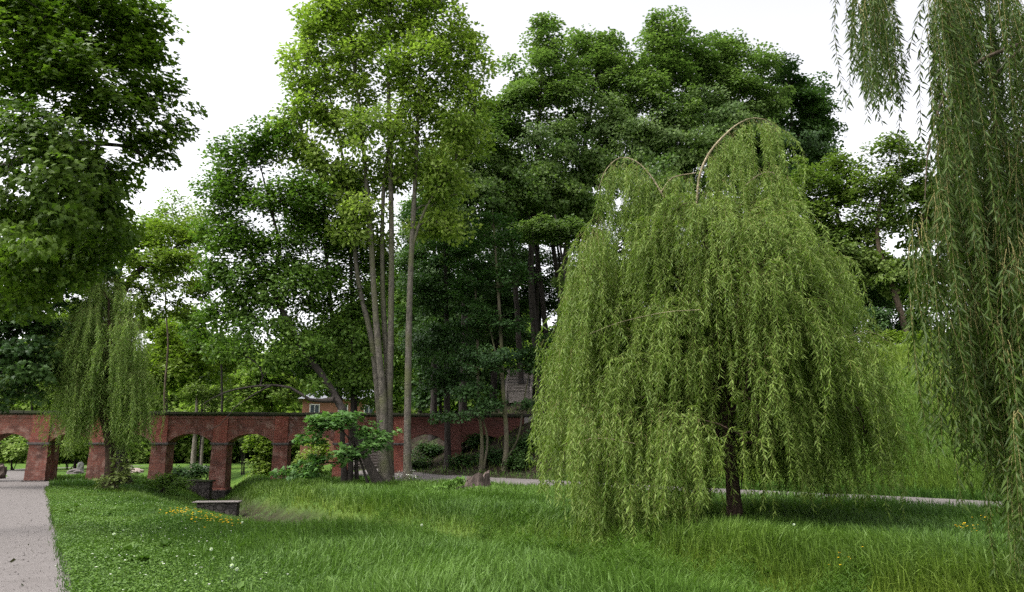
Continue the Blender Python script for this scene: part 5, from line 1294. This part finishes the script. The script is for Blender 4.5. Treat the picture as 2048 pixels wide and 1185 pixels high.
# fallen leaves and weeds on the bare soil of the bank
x, y = scatter(150000, [(30, 1), (60, 1)], 34, 60, rg); k = rg.random(len(x)) < soilness(x, y) * .55; x, y = x[k], y[k]; n = len(x)
M_LIT = leaf_mat('fallen leaves', (.016, .032, .008), (.055, .052, .024), .1)
k = 260; f = rg.random(k); a = np.array(PATH_L[1][:2]); b = np.array(PATH_L[2][:2]); c = a + (b - a) * f[:, None] + np.column_stack([rg.normal(0, .9, k), rg.normal(0, .5, k)])
c = c[on_path(c[:, 0], c[:, 1], -.05)]; x = np.concatenate([x, c[:, 0]]); y = np.concatenate([y, c[:, 1]]); n = len(x)
o = link('leaf_litter', leaves_mesh('leaf_litter', np.stack([x, y, height(x, y) + np.where(x < -7, .045, rg.uniform(.01, .10, n))], -1), rg.normal(size=(n, 3)) * (1, 1, .3), norm(rg.normal(0, .4, (n, 3)) * np.where(x < -7, .2, 1)[:, None] + (0, 0, 1)), rg.uniform(.05, .12, n) * np.where(x < -7, .45, 1), 'rhomb', M_LIT, rg.random(n)))
tag(o, 'fallen leaves and small weeds scattered on the bare bank soil', 'leaf litter', None, 'stuff')

# buttercups: one patch too many to count, with their stems
M_BUT = leaf_mat('buttercup petals', (.60, .36, .010), (.80, .52, .02), .2)
def flowers(name, label, cat, wins, k, hgt, size, mat, seed, ztop=None):
    rg = np.random.default_rng(seed); pts = []
    for (u0, v0, u1, v1, sp, kk) in wins:
        for _ in range(kk):
            f = rg.random(); c = G(u0 + (u1 - u0) * f + rg.normal(0, sp), v0 + (v1 - v0) * f + rg.normal(0, sp * .22), .2); pts.append(c)
    pts = np.array(pts); n = len(pts); z = height(pts[:, 0], pts[:, 1]) + hgt * rg.uniform(.7, 1.2, n)
    pos = np.stack([pts[:, 0], pts[:, 1], z], -1)
    pos5 = np.repeat(pos, 5, 0); a = np.tile(np.arange(5) * 1.2566, n) + np.repeat(rg.uniform(0, 6, n), 5)
    me = leaves_mesh(name, pos5, np.stack([np.cos(a), np.sin(a), np.full(5 * n, .35)], -1), np.tile([0, 0, 1.], (5 * n, 1)) + rg.normal(0, .2, (5 * n, 3)), np.repeat(size * rg.uniform(.7, 1.2, n), 5), 'round', mat, rg.random(5 * n))
    return tag(link(name, me), label, cat, None, 'stuff')
flowers('buttercup_flowers', 'patch of yellow buttercups on the ditch bank left of centre', 'flowers', [(330, 1026, 400, 1030, 16, 52), (395, 1036, 450, 1046, 15, 40), (450, 1040, 470, 1050, 14, 20)], 0, .26, .025, M_BUT, 1)
flowers('buttercup_flowers', 'sparse yellow buttercups under the overhanging willow on the right', 'flowers', [(1900, 1055, 2000, 1045, 14, 26), (1660, 1105, 1720, 1102, 10, 8)], 0, .26, .022, M_BUT, 2)
M_WHT = leaf_mat('white petals', (.62, .62, .58), (.78, .78, .74), .2)
flowers('daisy_flowers', 'tiny white daisies dotted over the grass left of the ditch', 'flowers', [(150, 985, 420, 1000, 40, 70), (250, 1040, 420, 1060, 60, 40), (160, 1100, 480, 1130, 90, 40), (1010, 978, 1110, 976, 14, 22)], 0, .13, .016, M_WHT, 3)
# cow parsley at the foot of the straight ash
cpz = P(820, 968, 35.6); hz = float(height(cpz[0], cpz[1]))
rg = np.random.default_rng(8)
cow = thing('cow_parsley', 'white flowering cow parsley at the foot of the straight ash', 'plant', (cpz[0], cpz[1], hz))
ch, hd_ = [], []
for k in range(16):
    dx, dy, hh = rg.normal(0, .42), rg.normal(0, .15), rg.uniform(.35, .75)
    ch.append((np.array([(dx * .4, dy * .4, 0), (dx * .7, dy * .7, hh * .6), (dx, dy, hh)]), np.array([.007, .006, .004])))
    for _ in range(14): hd_.append((dx + rg.normal(0, .045), dy + rg.normal(0, .045), hh + rg.normal(0, .012)))
M_STEMG = plain_mat('green stalk', (.06, .10, .03))
link('stalks', tubes_mesh('stalks', ch, M_STEMG, 4), cow)
hd_ = np.array(hd_); n = len(hd_)
link('umbels', leaves_mesh('umbels', hd_, rg.normal(size=(n, 3)) * (1, 1, .2), np.tile([0, 0, 1.], (n, 1)), rg.uniform(.025, .05, n), 'round', M_WHT, rg.random(n)), cow)
k = 160; link('foliage', leaves_mesh('foliage', np.column_stack([rg.normal(0, .4, k), rg.normal(0, .18, k), rg.uniform(.05, .42, k)]), rg.normal(size=(k, 3)), norm(rg.normal(0, .5, (k, 3)) + (0, 0, 1)), rg.uniform(.06, .12, k), 'rhomb', L_MAPLE_LEAN, rg.random(k)), cow)

# dandelion clocks: one built, the others copied
M_DAN = leaf_mat('dandelion fluff', (.55, .58, .56), (.74, .76, .74), .45, .8)
dn = MB(); rg = np.random.default_rng(12)
spots = [(1340, 984 + 88, 0), (1424 - 0, 1085, 0), (1436, 1093, 0), (1450, 1086, 0), (1467, 1084, 0), (1490, 1092, 0), (1402, 1116, 0), (1471, 1124, 0), (1586, 1060, 0), (840, 1060, 0), (1010, 1050, 0), (487, 1054, 0), (462, 1113, 0), (475, 1131, 0), (468, 1132, 0), (420, 1100, 0), (230, 1074, 0), (1535, 1092, 0)]
d0 = None
for u, v, _ in spots:
    p = G(u, v, .28); loc = (p[0], p[1], float(height(p[0], p[1])))
    if d0 is None:
        d0 = thing('dandelion', 'white round dandelion clock on a thin stalk in the meadow grass', 'dandelion', loc, 0, 'dandelion clocks in the meadow grass')
        link('stalk', tubes_mesh('stalk', [(np.array([(0, 0, 0), (.01, .01, .18), (.03, .01, .33)]), np.array([.004, .0035, .003]))], M_STEMG, 5), d0)
        k = 150; d = norm(rg.normal(size=(k, 3)))
        link('seed_head', leaves_mesh('seed_head', np.array([.03, .01, .34]) + d * .008, d, norm(rg.normal(size=(k, 3))), np.full(k, .017), 'rhomb', M_DAN, rg.random(k)), d0)
    else:
        c = d0.copy(); sc.collection.objects.link(c); c.location = loc; c.rotation_euler = (0, 0, rg.uniform(0, 6.28)); s_ = rg.uniform(.7, 1.1); c.scale = (s_, s_, rg.uniform(.8, 1.05))
        for h_ in d0.children:
            e = h_.copy(); sc.collection.objects.link(e); e.parent = c
